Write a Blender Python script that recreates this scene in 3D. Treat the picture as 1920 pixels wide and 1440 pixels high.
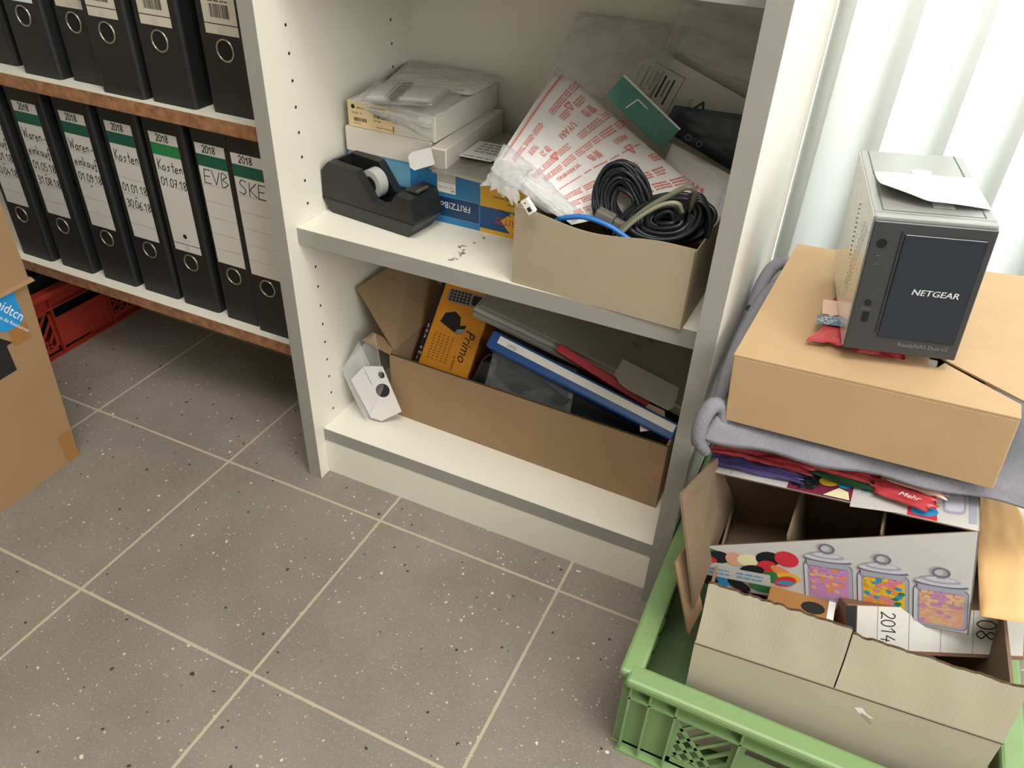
import bpy, bmesh, math, random
from mathutils import Vector, Matrix, Euler, noise
for o in list(bpy.data.objects): bpy.data.objects.remove(o, do_unlink=True)
S = bpy.context.scene
COL = S.collection
V = Vector; pi = math.pi

# ---------------------------------------------------------------- camera
cam_d = bpy.data.cameras.new('camera'); cam = bpy.data.objects.new('camera', cam_d); COL.objects.link(cam)
S.camera = cam
cam_d.sensor_width = 36.0; cam_d.lens = 1466.09 / 1920 * 36.0
cam_d.clip_start = 0.02
az, pt, ro = -0.4101, 0.6321, 0.0458
fw = V((math.sin(az)*math.cos(pt), math.cos(az)*math.cos(pt), -math.sin(pt)))
r0 = fw.cross(V((0,0,1))).normalized(); u0 = r0.cross(fw)
rr = math.cos(ro)*r0 + math.sin(ro)*u0; uu = -math.sin(ro)*r0 + math.cos(ro)*u0
cam.matrix_world = Matrix(((rr.x,uu.x,-fw.x,.6584),(rr.y,uu.y,-fw.y,-.7419),(rr.z,uu.z,-fw.z,.9019),(0,0,0,1)))

# ---------------------------------------------------------------- sky, lights, exposure
w = bpy.data.worlds.new('sky'); S.world = w; w.use_nodes = True
bg = w.node_tree.nodes['Background']; bg.inputs[0].default_value = (.86,.93,1,1); bg.inputs[1].default_value = 1.6
S.view_settings.view_transform = 'Standard'; S.view_settings.look = 'None'
S.view_settings.exposure = 0.0; S.view_settings.gamma = 1.0; S.view_settings.use_curve_mapping = False
def area(name, loc, target, sx, sy, power, color):
    d = bpy.data.lights.new(name, 'AREA'); d.shape = 'RECTANGLE'; d.size = sx; d.size_y = sy; d.energy = power; d.color = color
    o = bpy.data.objects.new(name, d); COL.objects.link(o); o.location = loc
    o.rotation_euler = (V(target)-V(loc)).to_track_quat('-Z','Y').to_euler(); return o
area('daylight_outside_window', (1.5,1.35,1.5), (1.5,0,1.2), 2.6, 2.4, 270, (.96,.98,1))
area('ceiling_fill', (.8,-.75,2.4), (.7,-.6,0), 1.4, .7, 40, (1,.955,.88))  # unseen overhead fill, added to brighten the room from above
area('right_side_fill', (2.4,-1.05,1.5), (0,.0,.5), 1.6, 1.4, 54, (1,.985,.95))  # added fill from the right for the bookcase interior; no window built there

# ---------------------------------------------------------------- materials
def lin(h):
    h = h.lstrip('#'); c = [int(h[i:i+2],16)/255 for i in (0,2,4)]
    return tuple((x/12.92 if x <= .04045 else ((x+.055)/1.055)**2.4) for x in c) + (1,)
MATS = {}
def mat(name, col, rough=.6, metal=0, spec=.5, var=0, scale=30, bump=0, bscale=200, alpha=None, trans=0, stretch=None, coat=0):
    if name in MATS: return MATS[name]
    m = bpy.data.materials.new(name); m.use_nodes = True; nt = m.node_tree; n = nt.nodes; b = n['Principled BSDF']
    c = lin(col) if isinstance(col, str) else col
    b.inputs['Base Color'].default_value = c; b.inputs['Roughness'].default_value = rough
    b.inputs['Metallic'].default_value = metal; b.inputs['Specular IOR Level'].default_value = spec
    if trans: b.inputs['Transmission Weight'].default_value = trans
    if coat: b.inputs['Coat Weight'].default_value = coat
    if alpha is not None: b.inputs['Alpha'].default_value = alpha
    if var or bump:
        tc = n.new('ShaderNodeTexCoord'); src = tc.outputs['Object']
        if stretch:
            mp = n.new('ShaderNodeMapping'); mp.inputs['Scale'].default_value = stretch
            nt.links.new(src, mp.inputs[0]); src = mp.outputs[0]
    if var:
        t = n.new('ShaderNodeTexNoise'); t.inputs['Scale'].default_value = scale; t.inputs['Detail'].default_value = 5
        nt.links.new(src, t.inputs['Vector'])
        r = n.new('ShaderNodeValToRGB'); r.color_ramp.elements[0].position = .3; r.color_ramp.elements[1].position = .7
        r.color_ramp.elements[0].color = tuple(x*(1-var) for x in c[:3])+(1,)
        r.color_ramp.elements[1].color = tuple(min(1,x*(1+var)) for x in c[:3])+(1,)
        nt.links.new(t.outputs['Fac'], r.inputs[0]); nt.links.new(r.outputs[0], b.inputs['Base Color'])
    if bump:
        t2 = n.new('ShaderNodeTexNoise'); t2.inputs['Scale'].default_value = bscale; t2.inputs['Detail'].default_value = 3
        nt.links.new(src, t2.inputs['Vector'])
        bp = n.new('ShaderNodeBump'); bp.inputs['Strength'].default_value = bump; bp.inputs['Distance'].default_value = .002
        nt.links.new(t2.outputs['Fac'], bp.inputs['Height']); nt.links.new(bp.outputs[0], b.inputs['Normal'])
    MATS[name] = m; return m
def film(name, col, opac, rough=.15):
    m = bpy.data.materials.new(name); m.use_nodes = True; nt = m.node_tree; n = nt.nodes
    b = n['Principled BSDF']; b.inputs['Base Color'].default_value = lin(col); b.inputs['Roughness'].default_value = rough
    b.inputs['Specular IOR Level'].default_value = .8
    tr = n.new('ShaderNodeBsdfTransparent'); mx = n.new('ShaderNodeMixShader'); lw = n.new('ShaderNodeLayerWeight')
    lw.inputs['Blend'].default_value = .35
    mr = n.new('ShaderNodeMapRange'); mr.inputs['To Min'].default_value = opac; mr.inputs['To Max'].default_value = min(1,opac+.38)
    nt.links.new(lw.outputs['Facing'], mr.inputs['Value']); nt.links.new(mr.outputs[0], mx.inputs[0])
    nt.links.new(tr.outputs[0], mx.inputs[1]); nt.links.new(b.outputs[0], mx.inputs[2])
    nt.links.new(mx.outputs[0], n['Material Output'].inputs[0]); MATS[name] = m; return m

white_lam = mat('white_laminate', '#e2dfd2', .42, bump=.03, bscale=400)
band = mat('grey_edge_band', '#94938c', .5, var=.03, scale=20)
outer_lam = mat('embossed_white_laminate', '#dcdad2', .5, bump=.25, bscale=60, stretch=(18,18,1))
chip = mat('raw_chipboard_edge', '#926848', .85, var=.35, scale=90, bump=.3)
dark_hole = mat('dark_hole', '#2e2318', .9)
black_bind = mat('black_binder_board', '#18191b', .55, bump=.12, bscale=900)
black_cloth = mat('black_plastic', '#1c1e20', .42, bump=.06, bscale=1200)
black_gloss = mat('black_gloss', '#15181c', .25)
blackp = mat('black_print', '#17171a', .7)
ink = mat('pen_ink', '#1c1b22', .7)
steel = mat('nickel_ring', '#b9b3a5', .28, 1)
paper = mat('white_paper', '#c9c7c1', .7)
paper_o = mat('offwhite_label', '#c6c0af', .7)
green_d = mat('dark_green_stripe', '#0d5443', .6)
green_l = mat('green_stripe', '#1f7c42', .6)
greyl = mat('grey_print_line', '#7b7a78', .7)
ltgrey = mat('light_grey_print', '#b9b7b2', .7)
purple_l = mat('purple_line', '#3a2c4a', .7)
kraft = mat('brown_cardboard', '#947a5c', .8, var=.06, scale=14, bump=.06, bscale=300)
kraft_l = mat('light_brown_cardboard', '#b59873', .75, var=.05, scale=12, bump=.05, bscale=300)
kraft_b = mat('big_box_cardboard', '#987a58', .8, var=.05, scale=9, bump=.05)
kraft_t = mat('tape_on_cardboard', '#9a7040', .35)
kraft_in = mat('inner_cardboard', '#7c6853', .85, var=.05)  # darkened so the standing flap and carton insides look shaded
flute = mat('corrugated_edge', '#4a3722', .9, var=.5, scale=350)
beige = mat('beige_card', '#a3957f', .72, var=.03, scale=8)
beige_d = mat('beige_card_side', '#9c8f7a', .75)
cream = mat('unbleached_grey_card', '#b4ac98', .8, var=.05, scale=10, bump=.12, bscale=60)
white_card = mat('white_card', '#c9c7c6', .5)
white_card2 = mat('white_carton', '#d8d3c8', .55)
label_y = mat('cream_label', '#e3cc9c', .6)
blue_f = mat('mid_blue_print', '#2f7bb5', .4)
blue_fl = mat('pale_blue_print', '#6ea8c8', .4)
blue_n = mat('navy_print', '#123c66', .4)
blue_n2 = mat('deep_blue_print', '#124c86', .4)
yel = mat('yellow_print', '#e2ad26', .45)
redp = mat('red_print', '#cf2b3a', .5)
whitep = mat('white_print', '#ececec', .5)
silver = mat('antistatic_foil', '#9b9a92', .33, .55, bump=.3, bscale=25)
foam = mat('white_foam', '#e4e2e2', .6, bump=.2, bscale=40)
red_ink = mat('red_bag_print', '#dd7466', .6)
clear = film('clear_film', '#e8ecee', .05)
cloudy = film('cloudy_film', '#dcdfe0', .24, .25)
teal = mat('teal_card', '#4c8a85', .5)
darkblue_sheet = mat('dark_slate_sheet', '#35414e', .35)
cable_b = mat('black_cable', '#1b2026', .35)
cable_g = mat('grey_cable', '#77776a', .35)
cable_bl = mat('blue_cable', '#2f74c4', .35)
plug_g = mat('grey_plug', '#6c6a60', .4)
orange = mat('orange_carton', '#e0941f', .4, var=.08, scale=6)
orange_d = mat('orange_carton_side', '#b5702a', .45)
blue_b = mat('blue_binder', '#1f4f93', .4)
red_f = mat('red_folder', '#b53b45', .4)
grey_pl = mat('grey_plastic', '#8f908b', .4)
grey_pl2 = mat('light_grey_plastic', '#a9aaa8', .4)
grey_file = mat('grey_file_cover', '#86857f', .5)
fleece = mat('grey_fleece', '#7f7f88', .95, var=.06, scale=60, bump=.5, bscale=350)
fleece_d = mat('dark_grey_fleece_inside', '#4c4c55', .95, bump=.4, bscale=300)
nas_s = mat('silver_plastic', '#9d9f9d', .3, .25)
nas_side = mat('glossy_silver_side', '#c9c7c0', .12, .35)
nas_f = mat('dark_grey_front', '#34373b', .45, coat=.3)
nas_d = mat('navy_black_door', '#1e2734', .3, coat=.4)
nas_txt = mat('pale_lettering', '#c9cfd2', .5)
nas_t2 = mat('dim_lettering', '#7d7f80', .5)
gcrate = mat('green_crate_plastic', '#7d9c68', .45, var=.05, scale=10)
rcrate = mat('red_crate_plastic', '#8a2a1c', .45, var=.08, scale=10)
envl = mat('padded_envelope_paper', '#dab07a', .7, var=.04, scale=10, bump=.1, bscale=50)
tapeb = mat('blue_tape', '#2b8fd0', .35)
clear_tape = film('clear_tape', '#f2f2f2', .35, .1)
mauve = mat('mauve_jar_glass_print', '#a5a7b8', .4)
mauve_l = mat('pale_jar_glass_print', '#c9cad6', .4)
mauve_d = mat('dark_jar_outline_print', '#6c6f82', .4)
lblue = mat('light_blue_lettering', '#5fa6d6', .5)
cs = {k: mat('sweet_'+k, v, .45) for k, v in dict(yellow='#e0b838', red='#cc3340', pink='#d77d9c', blue='#2f90c8', orange='#e08a50',
      green='#2f7a42', lilac='#c08ab8', black='#1c2226', cream='#e8e2b8', peach='#dba58c', plum='#7d2c44', sand='#d9b590').items()}
wrap_r = mat('red_wrapper', '#bd444b', .3, bump=.5, bscale=60)
wrap_p = mat('purple_wrapper', '#4d4378', .3, bump=.5, bscale=60)
wrap_g = mat('dark_green_wrapper', '#27583a', .3, bump=.5, bscale=60)
wrap_w = mat('pale_pink_wrapper', '#dcb6a6', .4, bump=.3, bscale=60)
wrap_b = mat('slate_blue_wrapper', '#5b6e88', .35, bump=.4, bscale=60)

# floor
def floor_mat():
    m = bpy.data.materials.new('speckled_grey_tiles'); m.use_nodes = True; nt = m.node_tree; n = nt.nodes; L = nt.links; b = n['Principled BSDF']
    tc = n.new('ShaderNodeTexCoord'); P = tc.outputs['Object']
    def math_(op, a, bb=None, c=None):
        x = n.new('ShaderNodeMath'); x.operation = op
        for i, q in enumerate((a, bb, c)):
            if q is None: continue
            if isinstance(q, (int, float)): x.inputs[i].default_value = q
            else: L.new(q, x.inputs[i])
        return x.outputs[0]
    def mix(f, a, c):
        x = n.new('ShaderNodeMix'); x.data_type = 'RGBA'; L.new(f, x.inputs[0])
        for s, q in ((6, a), (7, c)):
            if isinstance(q, tuple): x.inputs[s].default_value = q
            else: L.new(q, x.inputs[s])
        return x.outputs[2]
    sx = n.new('ShaderNodeSeparateXYZ'); L.new(P, sx.inputs[0])
    def line(o, off):
        t = math_('MODULO', math_('ADD', o, 30 - off + .15), .3)
        return math_('ABSOLUTE', math_('SUBTRACT', t, .15))
    dx = line(sx.outputs[0], -.4617); dy = line(sx.outputs[1], -.0366)
    d = math_('MINIMUM', dx, dy)
    wob = n.new('ShaderNodeTexNoise'); wob.inputs['Scale'].default_value = 90; L.new(P, wob.inputs['Vector'])
    d2 = math_('ADD', d, math_('MULTIPLY', math_('SUBTRACT', wob.outputs['Fac'], .5), .0016))
    g = math_('LESS_THAN', d2, .0021)
    base = n.new('ShaderNodeTexNoise'); base.inputs['Scale'].default_value = 6; base.inputs['Detail'].default_value = 8; L.new(P, base.inputs['Vector'])
    r = n.new('ShaderNodeValToRGB'); L.new(base.outputs['Fac'], r.inputs[0])
    r.color_ramp.elements[0].position = .3; r.color_ramp.elements[1].position = .7
    r.color_ramp.elements[0].color = lin('#7c746c'); r.color_ramp.elements[1].color = lin('#8b837a')
    col = r.outputs[0]
    fine = n.new('ShaderNodeTexNoise'); fine.inputs['Scale'].default_value = 380; L.new(P, fine.inputs['Vector'])
    col = mix(math_('MULTIPLY', math_('GREATER_THAN', fine.outputs['Fac'], .64), .35), col, lin('#c2b8a6'))
    for sc, th, dens, cc, seed in ((120,.24,.87,'#c6bdab',0),(48,.16,.90,'#d0c7b3',7),(95,.24,.88,'#3a3734',3),(52,.15,.92,'#3c3936',5),(190,.3,.84,'#b9b09f',9),(75,.2,.93,'#d6cebc',12)):
        mp = n.new('ShaderNodeMapping'); mp.inputs['Location'].default_value = (seed, seed*1.7, seed*.3); L.new(P, mp.inputs[0])
        nz = n.new('ShaderNodeTexNoise'); nz.inputs['Scale'].default_value = sc*1.6; L.new(mp.outputs[0], nz.inputs['Vector'])
        ad = n.new('ShaderNodeVectorMath'); ad.operation = 'MULTIPLY_ADD'; L.new(nz.outputs['Color'], ad.inputs[0]); ad.inputs[1].default_value = (.5/sc,)*3; L.new(mp.outputs[0], ad.inputs[2])
        vo = n.new('ShaderNodeTexVoronoi'); vo.inputs['Scale'].default_value = sc; L.new(ad.outputs[0], vo.inputs['Vector'])
        sp = n.new('ShaderNodeSeparateColor'); L.new(vo.outputs['Color'], sp.inputs[0])
        size = math_('MULTIPLY', sp.outputs[1], th)
        f = math_('MULTIPLY', math_('LESS_THAN', vo.outputs['Distance'], size), math_('GREATER_THAN', sp.outputs[0], dens))
        col = mix(f, col, lin(cc))
    col = mix(g, col, lin('#b5a995'))
    L.new(col, b.inputs['Base Color']); b.inputs['Roughness'].default_value = .5; b.inputs['Specular IOR Level'].default_value = .35
    bp = n.new('ShaderNodeBump'); bp.inputs['Strength'].default_value = .25; bp.inputs['Distance'].default_value = .001
    L.new(math_('SUBTRACT', base.outputs['Fac'], g), bp.inputs['Height']); L.new(bp.outputs[0], b.inputs['Normal'])
    return m
def slat_mat():
    m = bpy.data.materials.new('white_blind_fabric'); m.use_nodes = True; nt = m.node_tree; n = nt.nodes
    d = n.new('ShaderNodeBsdfDiffuse'); d.inputs[0].default_value = (.86,.88,.86,1)
    t = n.new('ShaderNodeBsdfTranslucent'); t.inputs[0].default_value = (.86,.88,.86,1)
    mx = n.new('ShaderNodeMixShader'); mx.inputs[0].default_value = .5
    nt.links.new(d.outputs[0], mx.inputs[1]); nt.links.new(t.outputs[0], mx.inputs[2]); nt.links.new(mx.outputs[0], n['Material Output'].inputs[0])
    return m

# ---------------------------------------------------------------- mesh builder
def fr(o, x, y=None, z=None):
    x = V(x).normalized()
    if y is not None: z_ = x.cross(V(y)).normalized(); y_ = z_.cross(x)
    else: z_ = V(z); y_ = z_.cross(x).normalized(); z_ = x.cross(y_)
    return Matrix(((x.x,y_.x,z_.x,o[0]),(x.y,y_.y,z_.y,o[1]),(x.z,y_.z,z_.z,o[2]),(0,0,0,1)))
T = Matrix.Translation
def R(a, ax): return Matrix.Rotation(a, 4, ax)
def pose(o, yaw=0, pitch=0, roll=0):      # Rz @ Rx @ Ry
    return T(o) @ R(yaw,'Z') @ R(pitch,'X') @ R(roll,'Y')
XZ = Matrix(((1,0,0,0),(0,0,-1,0),(0,1,0,0),(0,0,0,1)))   # (u,v) -> (x,z), normal -y
_txt = {}
def text_geo(s):
    if s in _txt: return _txt[s]
    c = bpy.data.curves.new('t', 'FONT'); c.body = s; c.size = 1; c.resolution_u = 2
    o = bpy.data.objects.new('t', c); COL.objects.link(o)
    dg = bpy.context.evaluated_depsgraph_get(); dg.update(); me = o.evaluated_get(dg).to_mesh()
    vs = [v.co.copy() for v in me.vertices]; fs = [tuple(p.vertices) for p in me.polygons]
    o.evaluated_get(dg).to_mesh_clear(); bpy.data.objects.remove(o); bpy.data.curves.remove(c)
    if vs:
        x0 = min(v.x for v in vs); x1 = max(v.x for v in vs)
    else: x0 = x1 = 0
    _txt[s] = (vs, fs, x0, x1); return _txt[s]
GL = {  # simple pen strokes, unit cap height
 '0':[[(.25,1),(.05,.75),(.05,.25),(.25,0),(.45,.25),(.45,.75),(.25,1)]], '1':[[(.05,.7),(.3,1),(.3,0)]],
 '2':[[(.05,.8),(.2,1),(.42,.85),(.35,.5),(.03,0),(.3,.06),(.5,0)]], '3':[[(.05,.9),(.3,1),(.42,.75),(.2,.55),(.45,.3),(.25,0),(.03,.1)]],
 '4':[[(.3,1),(.05,.4),(.5,.4)],[(.4,.6),(.35,0)]], '5':[[(.45,1),(.12,1),(.1,.6),(.35,.6),(.45,.3),(.25,0),(.03,.1)]],
 '6':[[(.4,1),(.1,.6),(.06,.2),(.25,0),(.45,.2),(.3,.5),(.08,.35)]], '7':[[(.05,.95),(.45,1),(.2,0)],[(.1,.5),(.42,.52)]],
 '8':[[(.25,.5),(.06,.75),(.25,1),(.44,.78),(.25,.5),(.04,.25),(.25,0),(.46,.25),(.25,.5)]], '9':[[(.42,.75),(.22,.95),(.06,.7),(.25,.5),(.42,.75),(.38,.3),(.15,0)]],
 'W':[[(0,1),(.15,0),(.32,.7),(.5,0),(.68,1)]], 'a':[[(.38,.4),(.2,.48),(.04,.2),(.15,0),(.36,.15),(.4,.45),(.4,.05),(.48,0)]],
 'r':[[(.05,.45),(.1,0)],[(.1,.3),(.25,.48),(.38,.42)]], 'e':[[(.05,.22),(.38,.3),(.25,.48),(.06,.3),(.12,0),(.4,.08)]],
 'n':[[(.05,.45),(.07,0)],[(.07,.3),(.28,.48),(.36,.25),(.38,0)]], '-':[[(.08,.25),(.4,.25)]], 'i':[[(.1,.45),(.12,0)],[(.1,.68),(.12,.66)]],
 'k':[[(.06,1),(.06,0)],[(.38,.5),(.08,.2),(.4,0)]], 'u':[[(.05,.45),(.1,.05),(.3,.05),(.4,.45),(.4,0)]],
 'f':[[(.4,.85),(.25,1),(.2,.5),(.2,-.25),(.05,-.2)],[(.02,.35),(.4,.38)]], 'K':[[(.08,1),(.08,0)],[(.5,1),(.1,.45),(.55,0)]],
 'o':[[(.22,.48),(.05,.25),(.2,0),(.4,.22),(.22,.48)]], 's':[[(.38,.45),(.12,.42),(.32,.2),(.05,0)]], 't':[[(.2,.9),(.2,.05),(.35,0)],[(.02,.55),(.38,.55)]],
 'E':[[(.5,1),(.08,1),(.06,0),(.5,0)],[(.07,.5),(.42,.52)]], 'V':[[(0,1),(.25,0),(.5,1)]], 'B':[[(.06,0),(.06,1),(.38,.85),(.1,.52),(.45,.3),(.06,0)]],
 'S':[[(.48,.9),(.2,1),(.08,.7),(.42,.35),(.3,0),(.02,.1)]], '.':[[(.08,.02),(.12,.02)]], ' ':[], 'A':[[(0,0),(.25,1),(.5,0)],[(.1,.35),(.4,.35)]], 'U':[[(.05,1),(.08,.1),(.25,0),(.42,.1),(.45,1)]]}
GW = {'W':.8,'-':.5,'i':.25,'.':.22,' ':.35,'r':.42,'t':.42}
class MB:
    def __init__(s): s.v=[]; s.f=[]; s.fm=[]; s.fs=[]; s.ms=[]; s.M=Matrix.Identity(4); s.map=None; s.st=[]
    def push(s, m): s.st.append(s.M); s.M = s.M @ m; return s
    def pop(s): s.M = s.st.pop(); return s
    def mi(s, m):
        if m not in s.ms: s.ms.append(m)
        return s.ms.index(m)
    def add(s, vs, fs, m, smooth=False):
        b = len(s.v); k = s.mi(m)
        for p in vs:
            p = V(p)
            if s.map: p = s.map(p)
            s.v.append(s.M @ p)
        for f in fs: s.f.append(tuple(b+i for i in f)); s.fm.append(k); s.fs.append(smooth)
        return s
    def box(s, x0,x1,y0,y1,z0,z1, m, bev=0, seg=1, smooth=False):
        if not bev:
            vs=[(x,y,z) for x in (x0,x1) for y in (y0,y1) for z in (z0,z1)]
            return s.add(vs, [(0,1,3,2),(4,6,7,5),(0,4,5,1),(2,3,7,6),(0,2,6,4),(1,5,7,3)], m)
        bm = bmesh.new(); bmesh.ops.create_cube(bm, size=1)
        for v in bm.verts: v.co = V(((x0+x1)/2+v.co.x*(x1-x0), (y0+y1)/2+v.co.y*(y1-y0), (z0+z1)/2+v.co.z*(z1-z0)))
        bmesh.ops.bevel(bm, geom=bm.edges[:], offset=bev, segments=seg, affect='EDGES', profile=.5)
        s.bm(bm, m, smooth); return s
    def bm(s, bm, m, smooth=False):
        bm.verts.index_update(); s.add([v.co for v in bm.verts], [[v.index for v in f.verts] for f in bm.faces], m, smooth); bm.free()
    def hexa(s, pts, m):    # 8 points: bottom loop 4, top loop 4
        return s.add(pts, [(3,2,1,0),(4,5,6,7),(0,1,5,4),(1,2,6,5),(2,3,7,6),(3,0,4,7)], m)
    def prism(s, poly, z0, z1, m, smooth=False, cap=True):
        n=len(poly); vs=[(p[0],p[1],z0) for p in poly]+[(p[0],p[1],z1) for p in poly]
        fs=[(i,(i+1)%n,n+(i+1)%n,n+i) for i in range(n)]
        s.add(vs, fs, m, smooth)
        if cap: s.add(vs, [tuple(range(n))[::-1], tuple(range(n,2*n))], m)
        return s
    # flat prints in the local xy plane
    def rect(s, x0,x1,y0,y1, m, k=1, n=1):
        z=k*.00018
        vs=[];fs=[]
        for i in range(n+1):
            x=x0+(x1-x0)*i/n; vs+=[(x,y0,z),(x,y1,z)]
        fs=[(2*i,2*i+2,2*i+3,2*i+1) for i in range(n)]
        return s.add(vs,fs,m)
    def poly(s, pts, m, k=1): return s.add([(p[0],p[1],k*.00018) for p in pts],[tuple(range(len(pts)))],m)
    def ell(s, cx,cy,rx,ry, m, k=1, n=16, rot=0):
        c,q=math.cos(rot),math.sin(rot)
        return s.poly([(cx+rx*math.cos(a)*c-ry*math.sin(a)*q, cy+rx*math.cos(a)*q+ry*math.sin(a)*c) for a in [2*pi*i/n for i in range(n)]], m, k)
    def ring2(s, cx,cy,r0,r1, m, k=1, n=20, ax=1):
        vs=[];
        for i in range(n):
            a=2*pi*i/n
            for r in (r0,r1): vs.append((cx+r*ax*math.cos(a), cy+r*math.sin(a), k*.00018))
        return s.add(vs,[(2*i,2*i+1,(2*i+3)%(2*n),(2*i+2)%(2*n)) for i in range(n)],m)
    def rrect(s, x0,x1,y0,y1,r,m,k=1,n=4):
        p=[]
        for cx,cy,a0 in ((x1-r,y1-r,0),(x0+r,y1-r,90),(x0+r,y0+r,180),(x1-r,y0+r,270)):
            for i in range(n+1):
                a=math.radians(a0+90*i/n); p.append((cx+r*math.cos(a),cy+r*math.sin(a)))
        return s.poly(p,m,k)
    def text(s, t, x,y,size, m, k=2, rot=0, sx=1, shear=0, align='L', bold=0):
        vs,fs,x0,x1=text_geo(t); c,q=math.cos(rot),math.sin(rot); off={'L':-x0,'C':-(x0+x1)/2,'R':-x1}[align]
        out=[]
        for v in vs:
            a=((v.x+off)+shear*v.y)*size*sx; b=v.y*size
            out.append((x+a*c-b*q, y+a*q+b*c, k*.00018))
        return s.add(out,fs,m)
    def line(s, p, wd, m, k=2):
        for a,b in zip(p,p[1:]):
            d=V((b[0]-a[0],b[1]-a[1])); L=d.length
            if L<1e-7: continue
            d/=L; nn=V((-d.y,d.x))*wd/2; e=d*wd*.3
            A=V(a[:2])-e; B=V(b[:2])+e; z=k*.00018
            s.add([(A.x-nn.x,A.y-nn.y,z),(B.x-nn.x,B.y-nn.y,z),(B.x+nn.x,B.y+nn.y,z),(A.x+nn.x,A.y+nn.y,z)],[(0,1,2,3)],m)
        return s
    def hand(s, t, x,y,h, m, wd=.0009, rot=0, k=2, sx=1, seed=0):
        rnd=random.Random(t+str(seed)); c,q=math.cos(rot),math.sin(rot); cx=0
        for ch in t:
            jy=rnd.uniform(-.05,.05)
            for st in GL.get(ch,[]):
                pts=[]
                for a,b in st:
                    a=(cx+a+b*.08)*h*sx; b=(b+jy)*h
                    pts.append((x+a*c-b*q, y+a*q+b*c))
                if ch not in 'EKWVA1t74-.ki' and len(pts)>3:
                    q_=[]; n_=len(pts); cl_=pts[0]==pts[-1] or st[0]==st[-1]
                    for i_ in range(n_-1):
                        g=lambda j_: pts[(j_%(n_-1)) if cl_ else max(0,min(n_-1,j_))]
                        p0,p1,p2,p3=g(i_-1),g(i_),g(i_+1),g(i_+2)
                        for j_ in range(4):
                            t_=j_/4; q_.append(tuple(.5*(2*p1[d_]+(p2[d_]-p0[d_])*t_+(2*p0[d_]-5*p1[d_]+4*p2[d_]-p3[d_])*t_*t_+(3*p1[d_]-p0[d_]-3*p2[d_]+p3[d_])*t_**3) for d_ in (0,1)))
                    pts=q_+[pts[-1]]
                s.line(pts,wd,m,k)
            cx+=GW.get(ch,.58)
        return s
    def bars(s, x0,x1,y0,y1,m,k=2,seed=0):
        rnd=random.Random(seed); x=x0
        while x<x1:
            w_=rnd.choice([1,1,2,3])*(x1-x0)/70; s.rect(x,min(x+w_,x1),y0,y1,m,k); x+=w_+rnd.choice([1,1,2])*(x1-x0)/70
        return s
    def fuzz(s, x0,x1,y0,y1,m,lines=3,k=2,seed=0):     # rows of tiny unreadable print
        rnd=random.Random(seed); h=(y1-y0)/lines
        for i in range(lines):
            x=x0; y=y1-(i+.5)*h
            while x<x1-.0005:
                L=min(rnd.uniform(.12,.35)*(x1-x0),x1-x); s.rect(x,x+L*.8,y-h*.22,y+h*.22,m,k); x+=L
        return s
    def tube(s, pts, r, m, n=8, closed=False, cap=True, flat=1):
        pts=[V(p) for p in pts]; N=len(pts); vs=[]; up=None
        for i,p in enumerate(pts):
            t=((pts[(i+1)%N]-pts[i-1]) if closed else (pts[min(i+1,N-1)]-pts[max(i-1,0)]))
            if t.length<1e-9: t=V((0,0,1))
            t.normalize()
            if up is None: up=V((0,0,1)) if abs(t.z)<.9 else V((1,0,0))
            a=(up-t*up.dot(t)).normalized(); b=t.cross(a); up=a
            rad=r[i] if isinstance(r,(list,tuple)) else r
            for j in range(n):
                th=2*pi*j/n; vs.append(p+a*math.cos(th)*rad+b*math.sin(th)*rad*flat)
        fs=[]
        for i in range(N if closed else N-1):
            for j in range(n): fs.append((i*n+j,i*n+(j+1)%n,((i+1)%N)*n+(j+1)%n,((i+1)%N)*n+j))
        s.add(vs,fs,m,True)
        if cap and not closed: s.add(vs[:n],[tuple(range(n))[::-1]],m); s.add(vs[-n:],[tuple(range(n))],m)
        return s
    def torus(s, c, R_, r, m, n=28, k=8):
        return s.tube([(c[0]+R_*math.cos(2*pi*i/n), c[1]+R_*math.sin(2*pi*i/n), c[2]) for i in range(n)], r, m, k, True)
    def patch(s, A,B,C,D, th, m, n=16, seed=0, crumple=.004, freq=3., edge=.35, nn=None, bend=0, jag=0):
        """closed pillow over the bilinear patch A(0,0) B(1,0) C(1,1) D(0,1)"""
        A,B,C,D=map(V,(A,B,C,D)); nrm=(B-A+C-D).cross(D-A+C-B).normalized()
        ny=nn or n; off=V((seed*3.1,seed*1.7,seed*.9))
        def base(u,v): return A*(1-u)*(1-v)+B*u*(1-v)+C*u*v+D*(1-u)*v
        sides=[]
        for sg in (1,-1):
            g=[]
            for j in range(ny+1):
                for i in range(n+1):
                    u,v=i/n,j/ny; p=base(u,v)
                    e=(max(0,1-abs(2*u-1)**3)*max(0,1-abs(2*v-1)**3))**edge
                    q=noise.noise(V((u*freq,v*freq,sg*.5))+off)+.5*noise.noise(V((u*freq*2.7,v*freq*2.7,sg*.5))+off)
                    q2=abs(noise.noise(V((u*freq*1.6,v*freq*1.6,4))+off))
                    h=th*.5*e*(1+.15*q)*sg + crumple*(q*.6-q2)*(.3+.7*e) + bend*math.sin(pi*u)
                    if jag and (i in(0,n) or j in(0,ny)): 
                        p=p+(p-(A+C)/2)*jag*noise.noise(V((u*9,v*9,0))+off)
                    g.append(p+nrm*h)
            sides.append(g)
        top,bot=sides; W=n+1
        vs=top+[b for b in bot]; o=len(top); fs=[]
        for j in range(ny):
            for i in range(n):
                a=j*W+i; fs.append((a,a+1,a+W+1,a+W)); fs.append((o+a,o+a+W,o+a+W+1,o+a+1))
        for i in range(n):
            fs.append((o+i,o+i+1,i+1,i)); a=ny*W+i; fs.append((a,a+1,o+a+1,o+a))
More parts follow.
